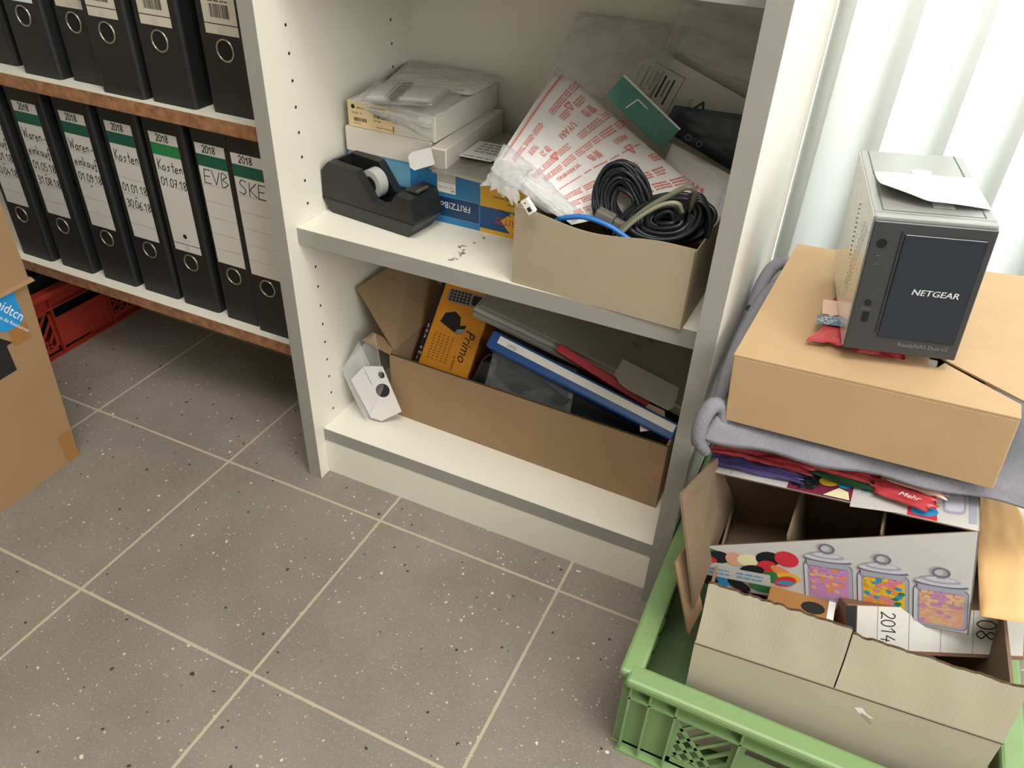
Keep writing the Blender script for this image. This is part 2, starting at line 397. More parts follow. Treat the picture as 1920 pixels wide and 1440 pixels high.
        for j in range(ny):
            a=j*W; fs.append((a,a+W,o+a+W,o+a)); a=j*W+n; fs.append((o+a,o+a+W,a+W,a))
        s.add(vs,fs,m,True); return base,nrm
    def build(s, name, parent=None, mw=None, ws=True):
        me=bpy.data.meshes.new(name); me.from_pydata([tuple(v) for v in s.v],[],s.f)
        for m in s.ms: me.materials.append(m)
        me.polygons.foreach_set('material_index',s.fm); me.polygons.foreach_set('use_smooth',s.fs); me.update()
        o=bpy.data.objects.new(name,me); COL.objects.link(o)
        if mw is not None: o.matrix_world=mw
        if parent is not None: o.parent=parent
        return o
def tag(o,label=None,cat=None,group=None,kind=None):
    if label: o['label']=label
    if cat: o['category']=cat
    if group: o['group']=group
    if kind: o['kind']=kind
    return o
def thing(name,label,cat,mw=None,group=None):
    o=bpy.data.objects.new(name,None); COL.objects.link(o); o.empty_display_size=.03
    if mw is not None: o.matrix_world=mw
    return tag(o,label,cat,group)
def struct(name,mb): return tag(mb.build(name),kind='structure')
def Rnd(s): return random.Random(s)

# ---------------------------------------------------------------- the setting
wallm = mat('white_wall_paint','#d6d2c6',.9)
b=MB(); b.box(-2,2.6,-3,1.1,-.05,0,floor_mat()); struct('floor',b)
b=MB(); b.box(-2,2.6,-3,.62,2.5,2.55,wallm); struct('ceiling',b)
b=MB(); b.box(-2.05,.5745,.40,.62,0,2.5,wallm); b.box(.5745,2.6,.40,.62,2.25,2.5,wallm); struct('wall_back',b)
b=MB(); b.box(-2.05,-2,-3,.40,0,2.5,wallm); struct('wall_left',b)
b=MB(); b.box(2.6,2.65,-3,.62,0,2.5,wallm); struct('wall_right',b)
b=MB(); b.box(-2,2.6,-3.05,-3,0,2.5,wallm); struct('wall_front',b)
wf=thing('window_1',None,None); wf['kind']='structure'
frm=mat('white_window_frame','#e4e6e6',.4)
b=MB()
for x in (.575,1.5,2.54): b.box(x,x+.06,.56,.62,0.0,2.25,frm)
b.box(.575,2.6,.56,.62,0,.06,frm); b.box(.575,2.6,.56,.62,2.19,2.25,frm); b.build('window_frame',wf)
b=MB(); b.box(.52,2.54,.588,.592,.06,2.19,film('window_glass','#ffffff',.03,.02)); b.build('pane',wf)
# vertical blind
bl=thing('vertical_blind','white fabric vertical blind of overlapping slats in front of the bright window','blind',T((.5,.49,0)))
sm=slat_mat()
b=MB(); b.box(.08,2.06,-.02,.02,2.18,2.23,frm); b.build('headrail',bl)
for i in range(24):
    b=MB(); rx_=.100+i*.081; wd_=min(.106,rx_-.0755); x=rx_-wd_*math.cos(math.radians(13))
    pts=[]
    for j in range(7):
        t=j/6; pts.append((t*wd_, .004*math.sin(pi*t)))
    n=len(pts); a=math.radians(13)
    vs=[];
    for z in (.035,2.18):
        for p in pts:
            vs.append((x+p[0]*math.cos(a)+p[1]*math.sin(a)*0, -p[0]*math.sin(a)-p[1], z))
    b.add(vs,[(j,j+1,n+j+1,n+j) for j in range(n-1)],sm,True)
    o=b.build('slat',bl); md=o.modifiers.new('s','SOLIDIFY'); md.thickness=.0008

# ---------------------------------------------------------------- white bookcase
W=.5517; t=.0225; D=.3985
bc=thing('bookcase','white laminate open bookcase with grey front edges, beside the bright window blind','bookcase')
def panel(x0,x1,inner,outer):
    b=MB(); b.box(x0,x1,.001,D,0,1.95,inner if inner==outer else white_lam)
    b.box(x0,x1,0,.001,0,1.95,band)
    return b
b=panel(-t,0,white_lam,white_lam)
b.push(fr((0,0,0),(0,1,0),(0,0,1)))
for i in range(-24,20):
    z=.6878-.032*i
    for y in (.0518,.2796): b.ell(y,z,.0021,.0021,dark_hole,1,10)
b.pop(); b.build('side_panel',bc)
b=panel(W,W+t,white_lam,white_lam)
b.box(W+t,W+t+.0004,.001,D,0,1.95,outer_lam)
b.push(fr((W,0,0),(0,-1,0),(0,0,1)))
for i in range(-24,20):
    for y in (.0518,.2796): b.ell(-y,.6878-.032*i,.0021,.0021,dark_hole,1,10)
b.pop(); b.build('side_panel',bc)
b=MB(); b.box(0,W,.336,.342,.02,1.93,white_lam); b.build('back_panel',bc)
def shelf(z,y0,m=white_lam):
    b=MB(); b.box(0.0003,W-.0003,y0+.001,.336,z-.023,z,m); b.box(.0003,W-.0003,y0,y0+.001,z-.023,z,band); return b
for z,y0 in ((.0912,.0218),(.4396,.0224),(.795,.0224),(1.15,.022),(1.52,.022)):
    b=shelf(z,y0)
    if z==.4396:   # dark rubbed marks on the shelf
        b.push(T((0,0,z)))
        sc=mat('grey_scuff','#8c877b',.7); rd=Rnd(4)
        for i in range(26):
            u=rd.uniform(0,1); b.ell(.226+.006*math.sin(u*9)+rd.uniform(-.004,.004),.04+.085*u,rd.uniform(.0008,.0022),rd.uniform(.001,.003),sc,1,7,rd.uniform(0,3))
        b.pop()
    b.build('shelf',bc)
b=MB(); b.box(.0003,W-.0003,.0225,.038,0,.068,white_lam); b.build('plinth',bc)

# ---------------------------------------------------------------- shelving with binders on the left
rk=thing('shelving_unit','white shelves with raw brown chipboard front edges holding rows of black binders','shelf')
ZL,ZU=.213,.555
for z in (ZL,ZU,ZU+.36):
    b=MB(); b.box(-1.25,-t-.0003,.051,.39,z-.0195,z,white_lam); b.box(-1.25,-t-.0003,.05,.051,z-.0195,z,chip); b.build('shelf',rk)
b=MB(); b.box(-1.272,-1.25,.04,.39,0,1.95,white_lam); b.build('side_panel',rk)

def binder_parts(root,wd,labelfn,hole=True,lw=.054):
    H=.318; Dp=.285
    b=MB()
    # spine with rounded edges, two boards
    r=.006; n=5; po=[]
    for i in range(n+1):
        a=pi+ (pi/2)*i/n; po.append((r+r*math.cos(a), r+r*math.sin(a)))
    for i in range(n+1):
        a=1.5*pi+(pi/2)*i/n; po.append((wd-r+r*math.cos(a), r+r*math.sin(a)))
    po+=[(wd,Dp),(wd-.0025,Dp),(wd-.0025,r),(wd-r,.0025),(r,.0025),(.0025,r),(.0025,Dp),(0,Dp)]
    b.prism(po,0,H,black_bind)
    cv_=b.build('cover',root)
    b=MB(); b.box(.010,wd-.010,.012,.24,.008,.305,mat('paper_stack_edge','#c9c6bc',.8)); b.build('paper_stack',root)
    c=wd/2
    b=MB(); b.push(T((c,-.0004,.084)) @ R(pi/2,'X')); b.torus((0,0,0),.0135,.0014,steel)
    b.ell(0,0,.0128,.0128,mat('finger_hole','#08090a',.9),-1,20); b.pop(); b.build('finger_ring',cv_)
    b=MB(); b.push(T((wd+.0004,.018,.165)) @ R(pi/2,'Y')); b.ell(0,0,.0032,.0032,steel,1,12); b.ring2(0,0,.0025,.0042,steel,2); b.pop(); b.build('rivet',cv_)
    b=MB(); b.push(T((c-lw/2,-.0003,.103)) @ XZ); b.rect(0,lw,0,.19,paper,0)
    labelfn(b,lw); b.pop(); b.build('spine_label',root)
def L18(lines,green=green_d,rules=5,extra=None,h=.0145):
    def f(b,lw):
        b.rect(0,lw,.156,.174,green,1); b.hand('2018',lw*.24,.177,.0105,ink,.0013)
        for i in range(rules): b.line([(0,.128-i*.026),(lw,.128-i*.026)],.0004,greyl,1)
        for s_,y,hh in lines:
            wtot=sum(GW.get(c,.58) for c in s_)*hh; sx=min(1.35,(lw*.86)/wtot) if s_!='-' else 1; b.hand(s_,(lw-wtot*sx)/2,y,hh*1.1,ink,.0013,sx=sx)
        if extra: extra(b,lw)
    return f
def deco(b,lw):
    b.line([(0,.013),(lw,.013)],.0011,purple_l,1); b.ell(lw*.5,.027,.004,.004,blackp,1); b.fuzz(lw*.3,lw*.7,.018,.021,ltgrey,1)
    b.ell(lw*.5,.0065,.0045,.0045,ltgrey,1)
low=[(-.688,.078,.068,L18([('Waren-',.131,.015),('einkauf',.105,.014),('01.01.18',.080,.012),('-',.069,.012),('30.04.18',.054,.012)]),'lower-shelf binder labelled Waren-einkauf 01.01.18, the leftmost one beside the cardboard boxes'),
 (-.590,.078,.070,L18([('Waren-',.131,.015),('einkauf',.105,.014),('01.05.18',.080,.012),('-',.069,.012),('31.08.18',.054,.012)]),'lower-shelf black binder labelled Waren-einkauf 01.05.18 with dark green stripe'),
 (-.489,.078,.072,L18([('Waren-',.131,.015),('einkauf',.105,.014),('01.09.18',.080,.012),('-',.069,.012)]),'lower-shelf black binder labelled Waren-einkauf 01.09.18 with dark green stripe'),
 (-.396,.078,.074,L18([('Kosten',.130,.016),('01.01.18',.080,.012),('-',.068,.012),('30.06.18',.053,.012)]),'lower-shelf black binder labelled Kosten 01.01.18 to 30.06.18'),
 (-.306,.078,.072,L18([('Kosten',.133,.015),('01.07.18',.108,.012)],green_l,0,deco),'lower-shelf binder labelled Kosten 01.07.18 with the brighter green stripe'),
 (-.212,.068,.070,L18([('EVB',.130,.019)]),'lower-shelf black binder labelled EVB 2018, second from the white bookcase panel'),
 (-.1415,.068,.064,L18([('SKE',.130,.019)]),'lower-shelf black binder labelled SKE 2018, right beside the white bookcase panel')]
for x,wd,y,fn,lab in low:
    r_=thing('ring_binder',lab,'binder',T((x,y,ZL)),'black binders on the lower shelf'); binder_parts(r_,wd,fn)
def LU(rot=False,barc=True,blueish=False):
    def f(b,lw):
        if blueish: b.rect(0,lw,0,.19,mat('pale_blue_label','#cfdbe0',.6),1); return
        b.rect(0,lw,0,.19,paper_o,1); b.line([(0,.0125),(lw,.0125)],.0012,purple_l,2)
        b.bars(lw*.22,lw*.8,.02,.036,blackp,2,3); b.fuzz(lw*.2,lw*.82,.038,.041,blackp,1,2); b.ell(lw*.48,.049,.005,.0035,blackp,2)
        b.rect(lw*.38,lw*.58,.0015,.0085,ltgrey,2)
        b.rect(0,lw,.156,.174,green_d,2)
    return f
up=[(-.634,.076,.085,LU(blueish=True),'upper-shelf black binder, leftmost, cut off at the left edge of the shelf view'),
 (-.522,.078,.068,LU(blueish=True),'upper-shelf black binder with a pale blue-white label, second from the left'),
 (-.432,.074,.078,LU(),'upper-shelf black binder standing slightly back, left of the two with close-set rings'),
 (-.352,.080,.060,LU(),'upper-shelf black binder pulled a little forward over the shelf edge, with shiny rivet'),
 (-.262,.080,.064,LU(),'upper-shelf black binder second from the white bookcase panel, barcode label'),
 (-.160,.082,.072,LU(),'upper-shelf black binder nearest the white bookcase panel, with large barcode label')]
for x,wd,y,fn,lab in up:
    r_=thing('ring_binder',lab,'binder',T((x,y,ZU)),'black binders on the upper shelf'); binder_parts(r_,wd,fn)

# ---------------------------------------------------------------- stacking crates
def crate(name,label,mw,LX,LY,H,m):
    root=thing(name,label,'crate',mw)
    ins=.012
    def side(L,name_):
        b=MB(); c0=L*.145; la=L*.19; cen=L-2*c0-2*la
        zr=H*.74; th=.0025
        def pane(a,c,z0,z1): b.box(a,c,0,th,z0,z1,m)
        pane(0,c0,.004,zr); pane(L-c0,L,.004,zr)
        # lattice sections
        for a0 in (c0,L-c0-la):
            a1=a0+la; z0,z1=.004,zr
            b.box(a0,a1,0,th,z0,z0+.012,m); b.box(a0,a1,0,th,z1-.012,z1,m); b.box(a0,a0+.006,0,th,z0,z1,m); b.box(a1-.006,a1,0,th,z0,z1,m)
            zz0,zz1=z0+.010,z1-.010; hh=zz1-zz0; k=la/2.2
            for q in range(-2,4):
                for sg in (1,-1):
                    p0=[a0+q*k*.62,zz0]; p1=[p0[0]+sg*hh*.8,zz1]
                    # clip to section
                    def clip(p,q_):
                        pts=[]
                        dx=q_[0]-p[0]
                        ts=[0,1]
                        lo,hi=0,1
                        for edge_,s_ in ((a0+.003,1),(a1-.003,-1)):
                            if abs(dx)<1e-9: continue
                            tt=(edge_-p[0])/dx
                            if dx*s_>0: lo=max(lo,tt)
                            else: hi=min(hi,tt)
                        if hi-lo<.12: return None
                        return (p[0]+dx*lo,p[1]+(q_[1]-p[1])*lo),(p[0]+dx*hi,p[1]+(q_[1]-p[1])*hi)
                    c_=clip(p0,p1)
                    if not c_: continue
                    A,B=V((*c_[0],0)),V((*c_[1],0)); d=(B-A).normalized(); nn=V((-d.y,d.x,0))*.0022
                    o_=[A-nn,B-nn,B+nn,A+nn]
                    b.hexa([(p.x,th,p.y) for p in o_]+[(p.x,0.0002,p.y) for p in o_],m)
        # centre with hand slot
        a0=c0+la; a1=a0+cen
        pane(a0,a1,.004,zr*.72); pane(a0,a0+.008,zr*.72,zr); pane(a1-.008,a1,zr*.72,zr); pane(a0,a1,zr*.97,zr)
        # ribs
        for a in (.0015,c0*.45,c0,c0+la,L-c0-la,L-c0,L-c0*.45,L-.0015):
            b.box(a-.0013,a+.0013,-.010,.001,.002,H-.012,m)
        b.box(-.002,L+.002,-.011,.001,0,.0035,m)
        b.box(-.001,L+.001,-.010,.001,zr-.0013,zr+.0013,m)
        # rim: deep lip
        pane(0,L,zr,H-.003); b.box(-.006,L+.006,-.016,.009,H-.013,H,m,.004,2)
        return b
    frames=[(T((ins,ins,0)),LX-2*ins),(T((LX-ins,ins,0))@R(pi/2,'Z'),LY-2*ins),(T((LX-ins,LY-ins,0))@R(pi,'Z'),LX-2*ins),(T((ins,LY-ins,0))@R(-pi/2,'Z'),LY-2*ins)]
    for k,(M_,L) in enumerate(frames):
        o=side(L,'wall').build('crate_wall',root); o.matrix_local=M_@T((0,0,-.0004*(k%2)))
    b=MB(); b.box(ins,LX-ins,ins,LY-ins,.004,.008,m); b.build('crate_floor',root)
    return root
crate('plastic_crate','green plastic stacking crate on the floor, filled with an open carton',T((.580,-.227,0)),.398,.60,.148,gcrate)
crate('plastic_crate','red plastic crate on the floor under the lower binder shelf',T((-1.26,-.07,0)),.60,.40,.136,rcrate)
b=MB(); b.box(0,.40,0,.33,0,.12,mat('blackish_green_block','#15211f',.5),.006,2); b.box(.02,.38,.02,.31,.12,.124,black_gloss)  # plain dark block filling the crate where its contents are unclear
tag(b.build('dark_block',None,T((-1.14,-.03,.010))),'dark flat-topped block standing in for the unclear dark contents of the red crate','case')

# ---------------------------------------------------------------- big cardboard boxes at left
def big_box():
    M_=T((-.394,-.138,0))@R(math.radians(3),'Z')
    root=thing('cardboard_box','large brown cardboard box on the floor with blue tape and a black arrow','box',M_)
    # local: face x=0, extends to -x and -y ; leans a little
    b=MB(); h=.315; s_=.024
    lo=[(-.36,-.50,0),(0,-.50,0),(0,0,0),(-.36,0,0)]; hi=[(-.36,-.50+s_,h),(-.006,-.50+s_,h),(-.006,s_,h),(-.36,s_,h)]
    b.hexa(lo+hi,kraft_b); bb_=b.build('box_body',root)
    e=V((-.006,s_,h)).normalized()
    F_=fr((0.0004,0,0),(0,1,0),tuple(e))
    b=MB(); b.push(F_); b.rect(-.022,0.001,0,.055,kraft_t,1); b.pop(); b.build('packing_tape',bb_)
    b=MB(); b.push(F_); b.rect(-.030,.001,.235,.262,kraft_t,1); b.pop(); b.build('packing_tape',bb_)
    b=MB(); b.push(F_)
    b.poly([(-.062,.3155),(.0,.3155),(.0006,.268),(-.010,.262),(-.034,.262),(-.058,.285),(-.100,.316)],tapeb,2)
    b.text('nidtcn',-.034,.305,.020,whitep,3,-.95,1.0); b.text('schutze die Ressourcen',-.046,.300,.0075,whitep,3,-.90)
    b.pop(); b.build('blue_tape',bb_)
    b=MB(); b.push(F_); b.poly([(-.088,.238),(-.058,.272),(-.030,.243)],blackp,1); b.rect(-.080,-.040,.200,.243,blackp,1); b.pop(); b.build('printed_arrow',bb_)
    M2=T((-.398,-.111,.322))@R(math.radians(2),'Z')
    r2=thing('cardboard_box','brown cardboard box stacked on top of the large box at the left edge','box',M2)
    b=MB(); lo=[(-.36,-.45,0),(0,-.45,0),(0,0,0),(-.36,0,0)]; hi=[(-.36,-.45,.17),(-.004,-.45,.17),(-.004,.004,.17),(-.36,.004,.17)]
    b.hexa(lo+hi,kraft_b); b.build('box_body',r2)
    b=MB(); b.hexa([(-.37,-.46,-.006),(.002,-.46,-.006),(.004,.006,-.006),(-.37,.006,-.006),(-.37,-.46,0),(.002,-.46,0),(.002,.004,0),(-.37,.004,0)],kraft_b); b.build('bottom_flap',r2)
big_box()

# ---------------------------------------------------------------- bookcase, upper compartment
ZM=.4396
def surf(b, A,B,C,D, th, **k):      # helper: pillow whose prints follow its upper side
    return b.patch(A,B,C,D,th,**k)
# tape dispenser -------------------------------------------------
td=thing('tape_dispenser','black desktop tape dispenser with a roll of clear tape on the middle shelf','tape dispenser',T((.003,.084,ZM))@R(math.radians(-7),'Z')@Matrix.Scale(1.1,4,(0,0,1)))
def prof(y, pts): return [(x,y,z) for x,z in pts]
b=MB(); Ln=.156; Wd=.060
low_=[(.012,0),(.144,0),(.157,.018),(-.001,.018)]
# base skirt, slightly narrower at the bottom
b.hexa([(.010,.004,0),(.143,.004,0),(.143,Wd-.004,0),(.010,Wd-.004,0),(-.002,-.001,.020),(.158,-.001,.020),(.158,Wd+.001,.020),(-.002,Wd+.001,.020)],mat('charcoal_plastic','#26292c',.5))
b.build('base',td)
b=MB()
# housing: extruded side profile, with the two side cheeks standing proud of the tape well
pf=[(-.002,.0202),(.158,.0202),(.150,.050),(.128,.052),(.118,.040),(.092,.038),(.076,.040),(.062,.066),(.014,.068),(.002,.058)]
def ext(poly,y0,y1,m,inset=0):
    n=len(poly); vs=[(x,y0,z) for x,z in poly]+[(x,y1,z) for x,z in poly]
    fs=[(i,(i+1)%n,n+(i+1)%n,n+i) for i in range(n)]+[tuple(range(n))[::-1],tuple(range(n,2*n))]; b.add(vs,fs,m)
ext([(-.002,.0202),(.158,.0202),(.158,.024),(.150,.050),(.128,.052),(.116,.036),(.098,.032),(.088,.034),(.062,.066),(.014,.068),(.000,.055)],0,.014,black_cloth)
ext([(-.002,.0202),(.158,.0202),(.158,.024),(.150,.050),(.128,.052),(.116,.036),(.098,.032),(.088,.034),(.062,.066),(.014,.068),(.000,.055)],Wd-.014,Wd,black_cloth)
ext([(-.002,.0202),(.010,.0202),(.016,.0675),(.010,.067),(.000,.055)],.014,Wd-.014,black_cloth)
ext([(.118,.0202),(.158,.0202),(.158,.024),(.150,.050),(.128,.052),(.118,.038)],.014,Wd-.014,black_cloth)
ext([(.010,.0202),(.118,.0202),(.118,.024),(.010,.024)],.014,Wd-.014,black_gloss)
b.build('housing',td)
b=MB(); b.box(.128,.150,.018,Wd-.018,.0515,.0535,black_gloss,.001); b.box(.146,.150,.018,Wd-.018,.0535,.0555,mat('cutter_blade','#6f6a55',.4,.6)); b.build('cutter',td)
b=MB(); b.push(T((.066,Wd/2,.044))@R(pi/2,'X'))
rollm=mat('clear_tape_roll','#c9cbc8',.12,alpha=.75)
n=40
for r_,z0,z1,m in ((.0185,-.0085,.0085,rollm),(.0110,-.0105,.0105,mat('tape_core','#1d1f22',.4))):
    b.prism([(r_*math.cos(2*pi*i/n),r_*math.sin(2*pi*i/n)) for i in range(n)],z0,z1,m,True)
b.pop(); b.build('tape_roll',td)

# router carton ---------------------------------------------------
rb=thing('router_box','blue and yellow router carton lying with its lettering upside down behind the tape dispenser','box',T((.012,.136,ZM)))
b=MB(); b.box(0,.275,0,.18,0,.072,blue_f,.0008)
b.push(XZ@T((0,0,.0004)))
b.rect(0,.207,.0,.072,blue_f,0); b.rect(0,.205,.010,.038,blue_n,1); b.rect(0,.205,.0385,.0392,blue_fl,1); b.rect(.0,.205,.0092,.0098,blue_fl,1)
b.rect(0,.10,.040,.072,blue_fl,1)
b.rect(.207,.275,.0,.072,yel,1); b.rect(.207,.275,.006,.037,blue_n2,2)
b.poly([(.238,.022),(.254,.036),(.270,.020),(.254,.004)],yel,3)
b.text('FRITZ!',.266,.026,.0135,redp,4,pi,.95,.15); b.line([(.236,.037),(.252,.031)],.0012,blackp,4)
b.text('FRITZ!Box',.192,.031,.0125,whitep,3,pi,.95)
b.rect(.142,.170,.044,.070,whitep,2); b.fuzz(.144,.168,.050,.053,ltgrey,1,3,2); b.text('ASA',.169,.049,.0028,blackp,3,pi); b.line([(.165,.0455),(.163,.0485),(.167,.0485),(.165,.0455)],.0004,blackp,3)
b.rect(.142,.170,.058,.070,mat('pale_panel','#c4c2bb',.5),3)
b.text('sicher schnell vernetzt',.272,.0545,.0052,blackp,3,pi); b.text('unified series',.272,.047,.0048,blackp,3,pi)
b.pop(); b.push(T((0,0,.0724))); b.rect(.001,.274,.001,.178,blue_fl,0); b.pop()
b.build('carton',rb)

# white cartons ---------------------------------------------------
x=thing('flat_carton','plain flat white carton, under the carton with the cream barcode label','box',T((.0085,.140,ZM+.0727)))
b=MB(); b.box(0,.135,0,.185,0,.034,white_card2,.001); b.build('carton',x)
b=MB(); b.box(.0,.128,-.0012,.0,.0005,.0325,white_card2,.0004); b.build('front_flap',x)
x=thing('flat_carton','white carton with a cream barcode label, on top of the stack behind the tape dispenser','box',T((.0140,.140,ZM+.1070)))
b=MB(); b.box(0,.136,0,.185,0,.035,white_card2,.001); b.build('carton',x)
b=MB(); b.push(XZ@T((0,0,.0005)))
b.rect(.002,.076,.001,.034,label_y,1); b.ell(.010,.028,.0030,.0030,blackp,2); b.text('syntec',.015,.026,.005,blackp,2); b.text('N128 - P',.008,.0185,.0042,blackp,2)
b.bars(.010,.031,.009,.014,blackp,2,1); b.text('+02 400123',.010,.0055,.0024,blackp,2)
b.text('EB/D 630G',.040,.0285,.0046,blackp,2); b.bars(.042,.070,.0175,.0245,blackp,2,5); b.text('SPP 488',.042,.0125,.0034,blackp,2); b.text('Made in Germany',.046,.0045,.0034,blackp,2); b.bars(.0715,.0735,.003,.011,blackp,2,9)
b.pop(); b.build('barcode_label',x)

# packets on the stack
zt=ZM+.1425
x=thing('plastic_packet','flat white booklet with a grey stripe in a clear bag, on the topmost carton','packet')
b=MB(); b.patch((.062,.105,zt+.014),(.030,.198,zt+.008),(.128,.228,zt+.008),(.150,.132,zt+.016),.011,mat('booklet_paper','#d3cfc8',.45),n=14,seed=3,crumple=.0012,edge=.25)
b.build('booklet',x)
b=MB(); F_=fr((.096,.112,zt+.0212),(-.30,.92,-.04),(-.9,-.3,-.03)); b.push(F_)
b.poly([(0,-.001),(.085,-.001),(.085,-.016),(.000,-.014)],mat('grey_stripe','#7f817f',.4),2); b.line([(0,.003),(.085,.003)],.0007,blackp,2); b.pop(); b.build('printed_stripe',x)
b=MB(); b.patch((.050,.100,zt+.012),(.024,.203,zt+.010),(.145,.234,zt+.010),(.172,.120,zt+.008),.016,film('very_clear_film','#f0f2f2',.015,.08),n=18,seed=5,crumple=.003,freq=4)
b.patch((.06,.128,zt-.002),(.060,.105,zt+.006),(.160,.118,zt+.004),(.150,.133,zt-.030),.004,cloudy,n=14,seed=8,crumple=.006,freq=4)
b.build('plastic_bag',x)
b=MB(); b.patch((.030,.205,zt+.006),(-.0,.322,zt+.008),(.160,.325,zt+.004),(.155,.235,zt+.004),.018,mat('grey_white_mailer','#c6c3b8',.55,bump=.3,bscale=60),n=26,seed=11,crumple=.006,freq=4,edge=.5)
tag(b.build('mailing_bag'),'crumpled greyish mailing bag at the back on top of the white cartons','bag')
# long white carton with an open end flap
x=thing('slim_carton','slim white carton with its end flap open, right of the white carton stack','box',fr((.1515,.125,ZM+.0727),(1,.05,0),(0,1,0)))
b=MB(); b.box(0,.022,.0,.19,0,.034,white_card2,.0008); b.box(.0016,.0204,-.0006,.0005,.002,.032,mat('carton_inside','#a7a396',.7)); b.build('carton',x)
b=MB(); F_=fr((0,-.0002,.034),(-1,-.30,-.35),(.1,-.3,-.9)); b.push(F_)
b.prism([(0,0),(.027,0),(.033,.004),(.034,.018),(.029,.023),(0,.022)],0,.0008,white_card); b.pop()
b.build('end_flap',x)
# antistatic bag on the router carton
x=thing('antistatic_bag','shiny silver antistatic bag with a white label, lying on the router carton','bag')
b=MB(); b.patch((.150,.120,.5185),(.262,.108,.5185),(.292,.255,.523),(.178,.290,.523),.010,silver,n=26,seed=21,crumple=.0035,freq=3,edge=.4); b.build('foil',x)
b=MB(); b.push(fr((.172,.163,.5265),(.90,.02,0),(0,1,.02))); b.rect(.0,.048,0,.064,whitep,1); b.fuzz(.003,.045,.004,.010,greyl,1,2,1); b.fuzz(.010,.045,.022,.060,mat('faded_blue_print','#8a8fa6',.6),4,2,5); b.pop(); b.build('sticker',x)

# beige open box with cables and bags ----------------------------
bb=thing('open_card_box','open beige card box full of cables and plastic bags on the middle shelf','box',T((.318,.026,ZM))@R(math.radians(-2.0),'Z'))
w2,d2,h2=.2135,.165,.098; th=.0015
b=MB()
N=18
def topz(u): return h2+.001-.010*math.sin(pi*min(1,u*1.15))**2*(1 if u<.87 else 0)
vs=[];
for i in range(N+1):
    u=i/N; zz=topz(u)
    for y in (0,th):
        vs+= [(w2*u,y,0),(w2*u,y,zz)]
fs=[]
for i in range(N):
    a=4*i; c=a+4; fs+=[(a,c,c+1,a+1),(a+2,a+3,c+3,c+2),(a+1,c+1,c+3,a+3),(a,a+2,c+2,c)]
b.add(vs,fs,beige); b.build('front_wall',bb)
for nm,bx,m in (('side_wall',(0,th,th,d2,0,h2),beige_d),('side_wall',(w2-th,w2,th,d2,0,h2-.002),beige_d),('back_wall',(0,w2,d2-th,d2,0,h2),beige_d),('box_floor',(th,w2-th,th,d2-th,0,.002),beige_d)):
    b=MB(); b.box(*bx,m); b.build(nm,bb)
b=MB(); b.box(w2-.0012,w2-.0004,-.0003,0,0.001,h2-.001,mat('corner_crack','#5c4c3c',.9)); b.build('corner_fold',bb)

def coil(b,c,rx,ry,r,turns,m,rot,tilt,seed,spread=.012,n=40,qm=.4):
    rd=Rnd(seed)
    Mx=T(c)@tilt
    for k in range(turns):
        q_=rd.uniform(qm,1.04); a=rx*q_*rd.uniform(.93,1.05); bb_=ry*q_*rd.uniform(.93,1.05); dz=rd.uniform(-spread,spread); ph=rd.uniform(0,6)
        pts=[]
        for i in range(n):
            t_=2*pi*i/n
            pts.append(Mx@V((a*math.cos(t_)+.0015*math.sin(3*t_+ph), bb_*math.sin(t_)+.0015*math.cos(2*t_+ph), dz+.002*math.sin(2*t_+ph))))
        b.tube(pts,r,m,7,True)
x=thing('cable_coil','upright loop of thin black cable sticking up from the beige box','cable')
b=MB(); coil(b,(.431,.078,.545),.030,.047,.0022,38,cable_b,0,R(math.radians(78),'X')@R(math.radians(24),'Z'),1,.011,40,.42); b.build('cable_loops',x)
x=thing('cable_coil','thick bundle of black cable lying at the right end of the beige box','cable')
b=MB(); coil(b,(.484,.072,.540),.047,.027,.0029,52,cable_b,0,R(math.radians(62),'X')@R(math.radians(18),'Z'),2,.018,40,.15)
for k in range(4):
    pts=[]; 
    for i in range(16):
        a=pi*1.1*i/15; pts.append((.518+.016*math.cos(a-.3)-.002*k,.058+.004*k,.545+.030*math.sin(a-.3)+.001*k))
    b.tube(pts,.0024,cable_b,7)
b.build('cable_loops',x)
b=MB(); P_=[(.432,.050,.520),(.442,.047,.532),(.465,.045,.560),(.490,.045,.582),(.504,.046,.592),(.512,.049,.589),(.512,.055,.576),(.508,.062,.562)]
def smooth(P_,k=4):
    P_=[V(p) for p in P_]; out=[]
    for i in range(len(P_)-1):
        p0=P_[max(i-1,0)];p1=P_[i];p2=P_[i+1];p3=P_[min(i+2,len(P_)-1)]
        for j in range(k):
            t_=j/k; out.append(.5*((2*p1)+(p2-p0)*t_+(2*p0-5*p1+4*p2-p3)*t_*t_+(3*p1-p0-3*p2+p3)*t_**3))
    out.append(P_[-1]); return out
b.tube(smooth(P_),.0030,cable_g,8); b.tube(smooth([(.434,.046,.516),(.456,.044,.546),(.480,.043,.568),(.497,.046,.573),(.503,.052,.562)]),.0024,mat('pale_cable','#9a9a80',.3),8)
tag(b.build('grey_cable'),'grey cable running diagonally over the black cable bundle','cable')
b=MB(); b.tube(smooth([(.352,.052,.512),(.364,.047,.524),(.373,.045,.529),(.396,.044,.5355),(.425,.043,.5325),(.445,.042,.525),(.468,.042,.515),(.49,.043,.505)]),.0030,cable_bl,8)
tag(b.build('network_cable'),'blue network cable curving along the front edge of the beige box','cable')
x=thing('cable_plug','grey moulded cable plug between the cables in the beige box','plug',fr((.404,.048,.530),(.9,.0,-.25),(0,1,0)))
b=MB(); b.box(0,.022,0,.014,0,.016,plug_g,.002,2); b.box(.022,.036,.002,.012,.002,.014,plug_g,.002,2); b.build('plug_body',x)
b=MB(); b.tube([(.036,.007,.008),(.046,.007,.007)],.0035,plug_g,8); b.build('strain_relief',x)
